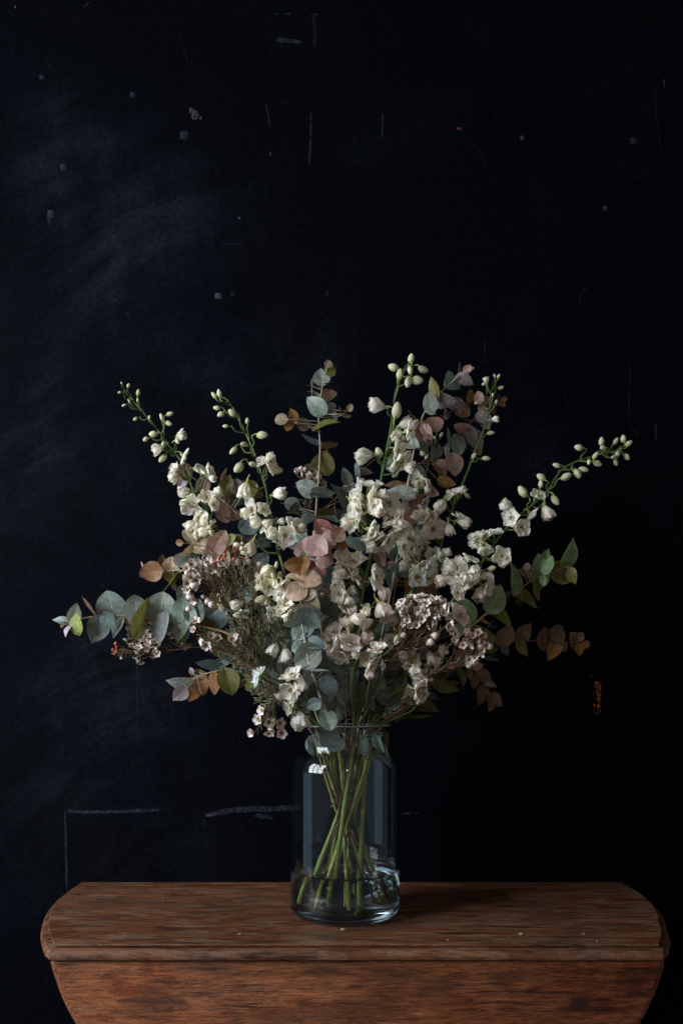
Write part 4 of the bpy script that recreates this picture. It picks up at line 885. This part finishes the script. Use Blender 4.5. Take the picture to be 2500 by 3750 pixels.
leaves(e, '''D 996 1075 158 80 178 l P -.01; 996 1160 114 96 225 v P -.01; 1078 992 52 34 120 u P; 1130 1068 170 120 105 r P; 1150 1090 150 110 -80 r R; 1092 1160 120 84 -120 r R; 1248 1085 146 86 -95 r O; 1350 1080 160 140 -75 o R; 1400 1060 120 100 -40 o R; 1210 945 170 66 176 t O; 1330 930 110 54 30 t O; 1430 1050 120 80 -20 k P; 1500 1090 90 60 -30 y P; 1440 850 150 120 40 k R; 1380 900 110 90 150 k R''')
e.finish()
e = euca('fresh green eucalyptus branch rising to the right with large pointed leaves',
         'F 1120 240|1030 286|900 332|800 396|740 430|670 480|590 545|480 645|430 685|350 760|200 900|E 1320 1200', .01, .0, (.042, -.018), (-.034, -.038), 'tan_stem', .0006, .0021)
leaves(e, '''F 1138 158 190 106 74 w P; 1098 302 160 150 -20 o R; 1165 310 110 60 -70 o P; 930 268 196 128 94 w R; 965 178 110 76 65 w P; 995 235 130 56 70 w O; 958 350 60 46 -80 w R; 742 325 236 100 92 w P; 590 455 170 150 110 w R; 612 480 190 140 70 w P -.004; 820 484 200 96 -32 o P; 905 412 150 70 -75 o O;
 655 610 176 88 -38 y P; 400 560 200 120 115 w P .01; 350 640 180 100 150 w P .01; 530 735 190 90 -28 o P; 420 660 110 70 -60 w P; 690 455 70 30 60 k O; 840 298 80 60 -60 b R; 780 490 60 50 -60 b R''')
extra_twigs(e, 'F 842 262|825 300|810 330|795 395;F 600 625|575 660|552 695', .012, .0004, mi=0)
leaves(e, 'F 842 243 46 46 80 p R; 800 285 76 44 60 b P; 545 648 60 16 160 k O; 600 672 60 14 -20 k O')
e.finish()
e = euca('dim brown eucalyptus branch pointing level to the right against the black wall',
         'F 1285 805|1240 800|1100 785|910 778|780 785|700 785|600 810|500 860|350 960|100 1120', .05, .03, (.043, .008), (-.024, .0), 'red_stem', .0006, .0018)
leaves(e, '''F 690 735 130 110 60 b R; 815 722 150 100 50 b P; 812 828 120 50 -65 o P; 968 762 140 130 100 b R; 1062 722 130 120 50 b P; 1030 840 150 96 -110 r P; 1182 772 110 104 120 b R; 1225 745 70 50 60 b P; 1270 805 50 50 0 r R; 1215 842 84 60 -80 r P; 682 850 76 56 -50 k P; 650 770 100 76 200 r P; 1100 820 80 60 -60 b P; 560 800 150 100 160 o P; 590 910 96 34 -15 k O; 610 884 80 10 -8 k O''')
e.finish()
e = euca('drooping dusky eucalyptus sprig below the right waxflower, brown leaves hanging down',
         'F 600 1230|575 1170|540 1100|500 1030|460 985|400 950|330 985|240 1050|120 1115|-20 1250', .03, .0, (.044, -.008), (-.03, .02), 'tan_stem', .0004, .0016)
leaves(e, '''F 490 962 78 54 20 p P; 540 1042 136 82 -35 b P; 588 1096 84 40 -10 u P; 465 1070 96 60 -100 b P; 424 1015 70 46 -80 b P; 375 1045 140 60 -72 o P; 518 1165 140 84 -100 b P; 612 1205 110 90 -40 b P; 580 1248 76 50 -100 r P; 255 1085 190 84 -28 o P; 310 1080 84 34 0 o O; 110 1252 170 84 -10 o P; 70 1200 110 60 200 o P; 165 1170 110 40 -35 k P; 60 1330 170 26 4 o O; -80 1290 130 80 -100 b P; 200 1030 90 60 100 b P''')
e.finish()
e = euca('topmost purple grey eucalyptus branch at upper right, leaves paired on a pale stem',
         'C 335 190|300 232|240 262|150 340|70 420|0 525|B 1335 660|1300 800|1265 1000|1240 1150|E 1180 200|1060 800', .05, .02, (.018, .030), (-.030, .022), 'pale_stem', .0006, .0020)
leaves(e, '''C 200 290 116 128 225 g P; 298 275 116 74 -28 u P; 256 200 84 24 92 b O; 318 196 64 56 60 p P; 345 195 40 30 20 p P; 76 340 156 48 104 o O; 48 440 128 96 100 g R; 150 422 150 76 -12 u P; 50 490 96 40 -40 k O; B 1295 540 104 30 128 o O; 1455 595 116 110 30 p R -.02; 1395 650 110 70 -60 p P -.015; 1360 630 140 110 100 b R -.01; 1400 700 100 80 -70 b R;
 1290 735 110 90 -30 g P; 1350 740 130 100 -40 u P; 1240 1200 130 52 -80 v P -.02; 1265 1275 60 56 -50 x R; 1210 1100 190 110 160 g P; 1170 1040 130 70 170 b P; 1255 1060 130 80 0 b P; 1330 1140 110 100 60 x R -.015; 1300 1310 170 130 -70 k R; 1200 1320 130 100 -110 p P; 1170 1400 110 90 -100 p P; 1290 1270 90 80 0 p R; 1140 890 70 90 200 k P; 1160 930 90 60 -60 k P''')
e.finish()
e = euca('purple eucalyptus branch at upper right, tipped with orange red young leaves',
         'C 570 430|500 440|440 470|400 510|360 560|270 660|170 740|60 820|B 1330 900|1250 1040|E 1150 300', .07, .03, (.030, .028), (-.025, -.02), 'red_stem', .0005, .0019)
leaves(e, '''C 578 416 46 36 30 r P; 560 452 60 44 -30 r P; 497 390 40 24 90 r O; 535 400 50 20 80 b O; 495 500 50 44 -60 b P; 450 345 60 16 92 p O; 398 400 96 56 100 p P; 440 430 80 60 70 p P; 420 492 66 58 130 n R; 440 552 120 76 -20 u P; 450 592 80 70 -60 u P; 380 445 60 30 120 e O; 480 455 56 50 -20 p P; 462 420 60 44 60 p P;
 318 660 120 104 120 u R; 372 715 130 120 -50 u R; 258 620 80 66 150 b P; 335 572 130 44 165 b O; 340 622 110 54 -20 t O; 240 755 160 96 -95 g P -.01; 182 690 140 42 95 t O -.01; 278 720 120 34 -55 t O; 176 780 110 30 -95 t O; 75 802 120 60 95 t P -.012; 112 786 84 42 80 g P; 220 890 130 120 -80 p R -.012; 125 905 120 90 -60 b P; 110 960 120 30 -80 b O; 165 1008 124 56 -20 r O;
 60 1085 96 70 -20 p P; 20 880 120 30 0 b O; -20 940 110 60 -40 g P; 385 775 90 70 -60 b P''')
e.finish()
e = euca('brown pink eucalyptus branch ending just under the purple ones at upper right',
         'C 380 412|300 450|230 490|110 540|20 570|B 1330 640|1260 720', .065, .04, None, None, 'red_stem', .0005, .0010)
leaves(e, '''C 250 458 120 66 -75 u P; 290 500 96 92 -40 b R; 332 396 96 56 80 r P; 160 522 70 32 95 v O; 180 530 46 24 -80 b O; 210 440 90 70 120 u P''')
e.finish()
e = euca('blue grey eucalyptus branch in the dark middle right behind the white flowers',
         'B 900 985|870 1000|800 1080|740 1150|790 1300|E 1180 230|1165 420|1100 800', .045, .02, (.012, .012), (.018, .025), 'twig', .0006, .0018)
extra_twigs(e, 'B 1040 830|960 900|870 1000|800 1070|650 1210;B 720 1060|780 1052|840 1050', .05, .0007)
leaves(e, '''B 820 968 110 72 115 k P; 900 930 100 32 105 t O; 950 945 110 64 10 u P; 835 1050 80 70 180 g R; 780 1110 176 80 122 k P; 770 1262 150 70 -60 k P; 800 1240 60 40 -40 k P; 890 1460 150 90 168 g P; 840 1425 60 50 180 t P; 940 1490 70 60 -60 t P; E 1250 130 250 70 10 t O; 1330 110 140 80 20 t P; 1230 240 200 90 -160 t P; 1290 190 170 80 30 t P; 1120 330 170 90 -80 t P; 1160 250 120 90 150 u P;
 1260 300 120 80 -30 t P; 1345 250 140 96 100 b P; 1450 195 140 96 140 e R; 1490 200 80 80 -40 u P; 1430 320 100 90 60 p R; 1390 420 180 140 -20 p R; 1290 400 150 110 130 r R; 1340 440 130 110 -60 b R; 1430 380 110 100 0 p R; 1200 890 140 100 -10 r R; 1290 810 110 90 -40 u P; 1370 860 100 80 60 g P; 1060 190 120 80 -70 b R; 1070 280 110 90 -100 p R''')
e.finish()
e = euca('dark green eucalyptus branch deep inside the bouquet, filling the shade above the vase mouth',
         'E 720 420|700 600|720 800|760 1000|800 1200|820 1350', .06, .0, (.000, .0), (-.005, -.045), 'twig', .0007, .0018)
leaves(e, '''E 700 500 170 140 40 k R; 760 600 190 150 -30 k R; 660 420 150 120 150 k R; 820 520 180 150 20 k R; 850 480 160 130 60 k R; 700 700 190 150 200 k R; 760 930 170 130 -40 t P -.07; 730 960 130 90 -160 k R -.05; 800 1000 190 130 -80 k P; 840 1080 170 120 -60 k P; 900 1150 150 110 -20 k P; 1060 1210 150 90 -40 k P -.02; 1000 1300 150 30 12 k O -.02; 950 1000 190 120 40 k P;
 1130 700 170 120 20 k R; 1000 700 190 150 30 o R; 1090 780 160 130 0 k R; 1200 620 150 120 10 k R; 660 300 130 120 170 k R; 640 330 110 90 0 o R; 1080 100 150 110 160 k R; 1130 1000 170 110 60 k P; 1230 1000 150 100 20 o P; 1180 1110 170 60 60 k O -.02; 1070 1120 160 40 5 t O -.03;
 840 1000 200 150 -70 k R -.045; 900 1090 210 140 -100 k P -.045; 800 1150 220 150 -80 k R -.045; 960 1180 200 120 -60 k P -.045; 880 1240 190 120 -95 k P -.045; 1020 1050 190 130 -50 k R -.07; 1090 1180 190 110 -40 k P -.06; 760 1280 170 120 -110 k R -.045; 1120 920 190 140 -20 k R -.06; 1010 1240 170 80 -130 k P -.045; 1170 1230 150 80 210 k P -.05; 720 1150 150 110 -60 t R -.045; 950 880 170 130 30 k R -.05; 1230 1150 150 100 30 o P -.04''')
e.finish()
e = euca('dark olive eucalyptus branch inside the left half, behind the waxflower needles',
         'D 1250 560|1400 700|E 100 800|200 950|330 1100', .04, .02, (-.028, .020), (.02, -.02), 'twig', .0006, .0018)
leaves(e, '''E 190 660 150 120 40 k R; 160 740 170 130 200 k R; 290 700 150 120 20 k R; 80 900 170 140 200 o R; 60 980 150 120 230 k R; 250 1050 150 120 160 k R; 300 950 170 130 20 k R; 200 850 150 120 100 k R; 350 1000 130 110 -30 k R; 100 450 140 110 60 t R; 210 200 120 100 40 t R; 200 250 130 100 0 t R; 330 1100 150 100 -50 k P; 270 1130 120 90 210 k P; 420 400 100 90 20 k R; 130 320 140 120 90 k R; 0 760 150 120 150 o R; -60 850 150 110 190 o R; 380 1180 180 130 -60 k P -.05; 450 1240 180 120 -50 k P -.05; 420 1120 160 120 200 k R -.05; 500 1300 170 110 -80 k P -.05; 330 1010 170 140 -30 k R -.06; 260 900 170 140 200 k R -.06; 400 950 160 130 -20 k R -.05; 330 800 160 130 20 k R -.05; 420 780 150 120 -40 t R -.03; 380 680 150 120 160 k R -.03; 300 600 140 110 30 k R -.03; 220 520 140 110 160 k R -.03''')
e.finish()
e = euca('eucalyptus leaves tucked down into the vase neck, seen through the glass',
         'G 690 160|720 260|760 380', -.035, -.02, (-.012, -.030), (.025, .02), 'yellow_stem', .0007, .0017)
leaves(e, '''G 722 270 170 140 -20 g R; 690 130 190 150 130 g P; 640 310 120 70 -60 l P; 1010 290 170 110 50 k P; 960 300 150 90 -80 g P; 1150 360 240 84 -70 k P; 1090 280 150 70 -60 g P; 540 300 150 70 -80 k P; 1150 250 120 40 -85 b O''')
e.finish()

# ------------------------------------------------------------------ waxflower sprigs
WG = 'waxflower sprigs in the vase'
WFZ = iter((.02, .018, .07, .12, .03, .10, .11, .05))
def waxp(label, stem, y0, y1, mouth, foot, m='twig', r0=.0004, r1=.0013, m2='wax_twig'):
    fz = next(WFZ); q = .35 if fz > .06 else 1
    return Plant('waxflower_sprig', label, 'flower', WG, stem, y0, y1, r0, r1, [M[m], M[m2]], mouth, (foot[0] * q, foot[1] * q), None, fz)
def close(p, nd):
    p.finish()
    if nd.v: o = nd.build('needles', M['needle'], p.root); o['kind'] = 'stuff'
w = waxp('waxflower sprig at left, a crowded cluster of pink white blossoms with pearl buds', 'D 1060 330|1120 360|1200 400|1290 440|1400 560|E 120 800|300 1100', -.05, -.05, (-.034, -.020), (.03, -.02)); nd = MB()
wax(w, '''D 1048 258 F; 1090 246 F; 1140 240 F; 1195 216 F; 1060 300 b 60; 1092 308 F 94; 1130 326 F; 1050 366 F; 1100 376 b 66; 1056 410 F; 1216 280 F 82; 1035 410 b 44; 1070 455 b 62; 1100 482 F; 1196 492 b 52; 1226 512 b 58; 1060 546 b 46; 1165 460 b 34; 1110 350 F; 1080 225 F;
 D 1160 270 F; 1404 95 b 50; 1440 118 b 40; 1444 80 b 22; 1412 218 b 56; 1474 210 b 62; 1280 186 R; 1320 165 R; 1302 202 R; 1440 186 R 34; 1382 195 R 34; 1250 215 R; 1385 110 R 22; E 195 232 b 40; D 1310 272 b 26; 1205 250 F; 1075 280 F''', 78, nd=nd, needle_every=1)
wax(w, spray('D', 1110, 300, 95, 95, 14) + spray('D', 1240, 250, 80, 50, 6), 78, .0004, .03)
extra_twigs(w, '''D 1180 340|1260 400|1330 480|1420 600;D 1330 230|1380 300|1430 400|1500 600;D 1420 210|1460 300|1500 400|1540 560;D 1500 240|1520 340|1550 440;D 1240 300|1300 360|1380 450|1440 560;D 1300 290|1350 360|1400 460;D 1310 330|1340 400|1345 460|1380 520;E 140 220|150 330|180 450|200 600;E 60 230|90 330|130 450;E 130 300|140 400|170 520''', -.05, .0005, nd, .0011)
close(w, nd)
w = waxp('far left waxflower sprig under the level eucalyptus, loose white blossoms and red bud tips', 'D 560 840|650 850|850 856|1000 838|1130 825|1300 860|1450 930|E 250 1080', .01, -.02, (-.042, -.012), (.046, -.012), 'twig', .0004, .0021); nd = MB()
wax(w, '''D 745 650 S 67; 748 700 S 73; 808 660 F 62; 822 708 S 67; 780 745 S 67; 640 700 S 62; 646 745 F 67; 690 785 F; 650 815 S; 700 830 F; 770 815 F; 740 845 F; 800 878 F; 828 868 F; 690 902 S; 712 928 S 62; 880 730 F 73; 916 716 S; 960 716 F 69; 990 775 F 62; 1015 802 S 49; 616 780 S 62; 660 660 S 49; 625 690 b 40; 760 590 S 44; 770 800 F; 935 735 S 67;
 540 800 R 30; 546 826 R 26; 522 842 R 30; 540 858 R 34; 577 900 b 24; 530 870 R 26''', 62, .0004, .02, nd, 3)
wax(w, spray('D', 740, 800, 110, 70, 16, 'FFS', 58, 74) + spray('D', 790, 690, 70, 70, 6, 'FS', 54, 66) + spray('D', 930, 725, 60, 30, 5, 'FS', 54, 66), 62, .0004, .02)
close(w, nd)
w = waxp('waxflower sprig in front at left, three open cup blossoms over dark needles', 'D 1200 770|1270 800|1390 830|1480 920|E 240 1060', -.08, -.07, (-.030, -.032), (.02, -.01)); nd = MB()
wax(w, 'D 1214 745 F 69; 1264 762 F 69; 1160 785 F 67; 1185 812 F 80; 1215 828 S 67; 1388 752 F 67; 1372 776 F 64; 1412 778 F 62; 1386 802 S 56; E 0 770 F 87; D 1105 640 F 82; 1100 700 F 67; 1420 858 b 30', 62, nd=nd, needle_every=1)
extra_twigs(w, '''D 1300 800|1370 850|1450 930;D 1430 700|1470 780|1530 880|E 220 1000;D 1480 640|1500 760|E 180 920;E 60 640|90 740|140 860|230 990;E 100 800|160 880|240 1000;E 20 850|100 900|200 960|280 1040;E 40 930|130 980|240 1060;E 150 650|160 760|200 880;E 250 600|260 700|262 760;E 290 560|270 650|260 720;E 240 590|258 660;E 30 580|60 690|120 820;E 130 960|180 990|260 1080;
 E 200 700|190 800|230 920;E 110 720|150 820|210 940;E -40 780|30 860|130 940;E -80 900|0 930|120 980;E 130 1050|190 1060|270 1110;E 120 1000|160 1080|230 1150;E 200 1210|250 1160|320 1130;E 20 680|80 800|150 900|230 1000;E 170 600|200 720|230 860|280 1000;E 320 640|310 740|300 860|310 1000;E 230 560|230 680|240 800;E -20 700|50 820|120 900;E 60 760|130 850|200 930;E 280 760|280 850|290 960;E 340 700|330 800|330 900;E 100 1040|180 1100|280 1150;E 150 1100|230 1130|330 1160;E 120 1120|220 1180|320 1190;E 260 1020|300 1080|360 1130;E 300 930|330 1010|370 1090;E 10 960|90 1010|190 1070;E 70 860|140 930|220 1010;E 350 880|350 960|370 1060;E 420 950|410 1030|420 1110;E 50 560|80 650|120 740;E 120 540|140 640|170 740;E -30 600|20 700|80 780''', -.060, .0006, nd, .0013)
close(w, nd)
w = waxp('waxflower sprig hanging lowest at left of the vase rim, seven pinkish blossoms with brown cups', 'E 260 1330|262 1290|275 1200|330 1150|420 1190|500 1280', -.08, -.06, (-.034, -.028), (.015, .03)); nd = MB()
wax(w, 'E 216 1280 F 82; 190 1342 F 85; 262 1362 F 89; 340 1370 F 89; 148 1438 F 80; 265 1438 S 82; 354 1440 F 87; 290 1410 S 67', 76, .0006, .025, nd, 1)
extra_twigs(w, '''E 190 1210|250 1180|330 1160;E 170 1140|240 1150|330 1150;E 220 1270|270 1220|330 1170;E 300 1270|320 1220|340 1170;E 160 1090|240 1110|340 1150;E 350 1240|370 1200|400 1190;E 240 1240|290 1200;E 430 1340|450 1290|480 1270''', -.075, .0006, nd, .0010)
close(w, nd)
w = waxp('dense waxflower sprig at right, a flat crown of many small white blossoms', 'F 60 560|70 640|40 760|E 1260 800|1140 920|1050 1120|960 1300', -.07, -.05, (.012, -.036), (-.03, -.03), 'twig', .0005, .0013); nd = MB()
wax(w, '''E 1210 490 S 56; 1240 505 S 67; 1290 485 S 73; 1340 496 S 73; 1236 552 F 82; 1282 530 S; 1340 560 S 67; 1380 500 S 62; 1446 500 S 73; 1500 500 S; 1440 570 F; 1470 590 S; 1540 545 S; 1308 625 F 96; 1320 668 F 73; 1280 600 S 62; 1230 742 b 50; 1400 680 S 73; 1432 700 S 73; 1560 660 S; 1450 740 b 52; 1420 790 b 58; 1360 620 F 62; 1300 570 F; 1256 515 F; 1400 620 F;
 F 25 500 S 73; 70 505 S; 165 500 S 80; 215 510 S 78; 60 560 F; 20 615 F 89; 110 575 F; 175 590 S 73; 236 580 F; 200 545 F; 130 540 F; 270 680 F; 130 690 S; 165 690 S; 185 740 b 62; 145 792 b 60; 280 640 F; 300 705 F; 320 735 F; 90 620 F; 150 640 F; 45 640 S; 240 520 F; 160 470 S 62; 210 480 S 62; 320 790 F 62''', 78, .0005, .045, nd, 4)
wax(w, spray('E', 1300, 530, 120, 80, 16, 'FSSSb', 50, 84) + spray('F', 70, 540, 120, 90, 20, 'FSSSb', 50, 84) + spray('F', 190, 580, 100, 110, 16, 'FSSSb', 50, 84) + spray('F', 60, 650, 130, 50, 10, 'FSSb', 46, 80), 76, .0005, .045)
extra_twigs(w, 'E 1200 660|1190 740|1150 830;E 1330 780|1230 810|1150 840;E 1420 800|1370 800|1290 790|1200 830;E 1210 580|1215 680|1190 780;E 1250 920|1180 915|1100 920;E 1350 690|1300 720|1230 780;E 1420 720|1340 730|1260 790', -.065, .0007, None, mi=1)
close(w, nd)
w = waxp('lower right waxflower sprig, pinkish blossoms on reddish forking twigs', 'F 470 770|400 860|320 960|230 990|130 1050|E 1330 1190|1200 1280', -.05, -.04, (.030, -.026), (-.04, .0), 'red_stem', .0005, .0013); nd = MB()
wax(w, '''F 430 735 S 69; 415 715 S 62; 490 720 F 67; 522 742 F 67; 480 762 F; 512 790 F; 546 812 F; 512 842 F; 530 870 S 62; 395 785 F; 380 810 F; 430 830 S; 455 885 b 52; 392 880 F 67; 460 920 S 73; 420 945 b 60; 320 780 F; 450 760 F; 500 860 F; 565 815 F 62; 155 1055 b 34; 440 800 F''', 62, .0005, .04, nd, 3, (1.0, .93, .92))
wax(w, spray('F', 475, 785, 85, 80, 16, 'FSSSb', 46, 76) + spray('F', 430, 900, 50, 40, 6, 'FS', 54, 66), 62, .0005, .04, None, 3, (1.0, .93, .92))
extra_twigs(w, '''F 190 740|180 850|160 960|140 1040;F 250 880|200 960|140 1030;F 160 850|165 920|160 980;F 110 940|140 990|145 1040;F 420 900|340 930|260 960|180 1020;F 300 960|240 965|180 1010;F 40 1180|-20 1190|-60 1230;F 60 1160|0 1165|-60 1200;F 120 1110|40 1120|-40 1170;F 330 820|300 900|270 960''', -.05, .0006, nd, .0014)
close(w, nd)
w = waxp('back waxflower sprig in the middle, a small pink cluster beside the pale upright stem', 'B 570 960|560 1020|560 1150|540 1300|E 500 300|600 900', .06, .03, (-.012, .036), (.03, .03)); nd = MB()
wax(w, 'B 468 930 b 44; 496 918 b 44; 524 925 b 46; 510 945 S 56; 555 965 F 62; 590 960 F 67; 575 1000 F 67; 612 985 F 62; 650 1025 F 62; 545 1000 S 56; 600 1010 F; 460 935 S 49', 54, .0005, .03, nd, 2, (.9, .82, .84))
extra_twigs(w, 'B 470 1060|510 1100|550 1200;B 540 1080|550 1180|545 1280;B 500 1140|530 1200|550 1260;B 580 1060|570 1160|560 1260;E 680 370|660 430|640 520', .06, .0006, nd, .0025)
close(w, nd)
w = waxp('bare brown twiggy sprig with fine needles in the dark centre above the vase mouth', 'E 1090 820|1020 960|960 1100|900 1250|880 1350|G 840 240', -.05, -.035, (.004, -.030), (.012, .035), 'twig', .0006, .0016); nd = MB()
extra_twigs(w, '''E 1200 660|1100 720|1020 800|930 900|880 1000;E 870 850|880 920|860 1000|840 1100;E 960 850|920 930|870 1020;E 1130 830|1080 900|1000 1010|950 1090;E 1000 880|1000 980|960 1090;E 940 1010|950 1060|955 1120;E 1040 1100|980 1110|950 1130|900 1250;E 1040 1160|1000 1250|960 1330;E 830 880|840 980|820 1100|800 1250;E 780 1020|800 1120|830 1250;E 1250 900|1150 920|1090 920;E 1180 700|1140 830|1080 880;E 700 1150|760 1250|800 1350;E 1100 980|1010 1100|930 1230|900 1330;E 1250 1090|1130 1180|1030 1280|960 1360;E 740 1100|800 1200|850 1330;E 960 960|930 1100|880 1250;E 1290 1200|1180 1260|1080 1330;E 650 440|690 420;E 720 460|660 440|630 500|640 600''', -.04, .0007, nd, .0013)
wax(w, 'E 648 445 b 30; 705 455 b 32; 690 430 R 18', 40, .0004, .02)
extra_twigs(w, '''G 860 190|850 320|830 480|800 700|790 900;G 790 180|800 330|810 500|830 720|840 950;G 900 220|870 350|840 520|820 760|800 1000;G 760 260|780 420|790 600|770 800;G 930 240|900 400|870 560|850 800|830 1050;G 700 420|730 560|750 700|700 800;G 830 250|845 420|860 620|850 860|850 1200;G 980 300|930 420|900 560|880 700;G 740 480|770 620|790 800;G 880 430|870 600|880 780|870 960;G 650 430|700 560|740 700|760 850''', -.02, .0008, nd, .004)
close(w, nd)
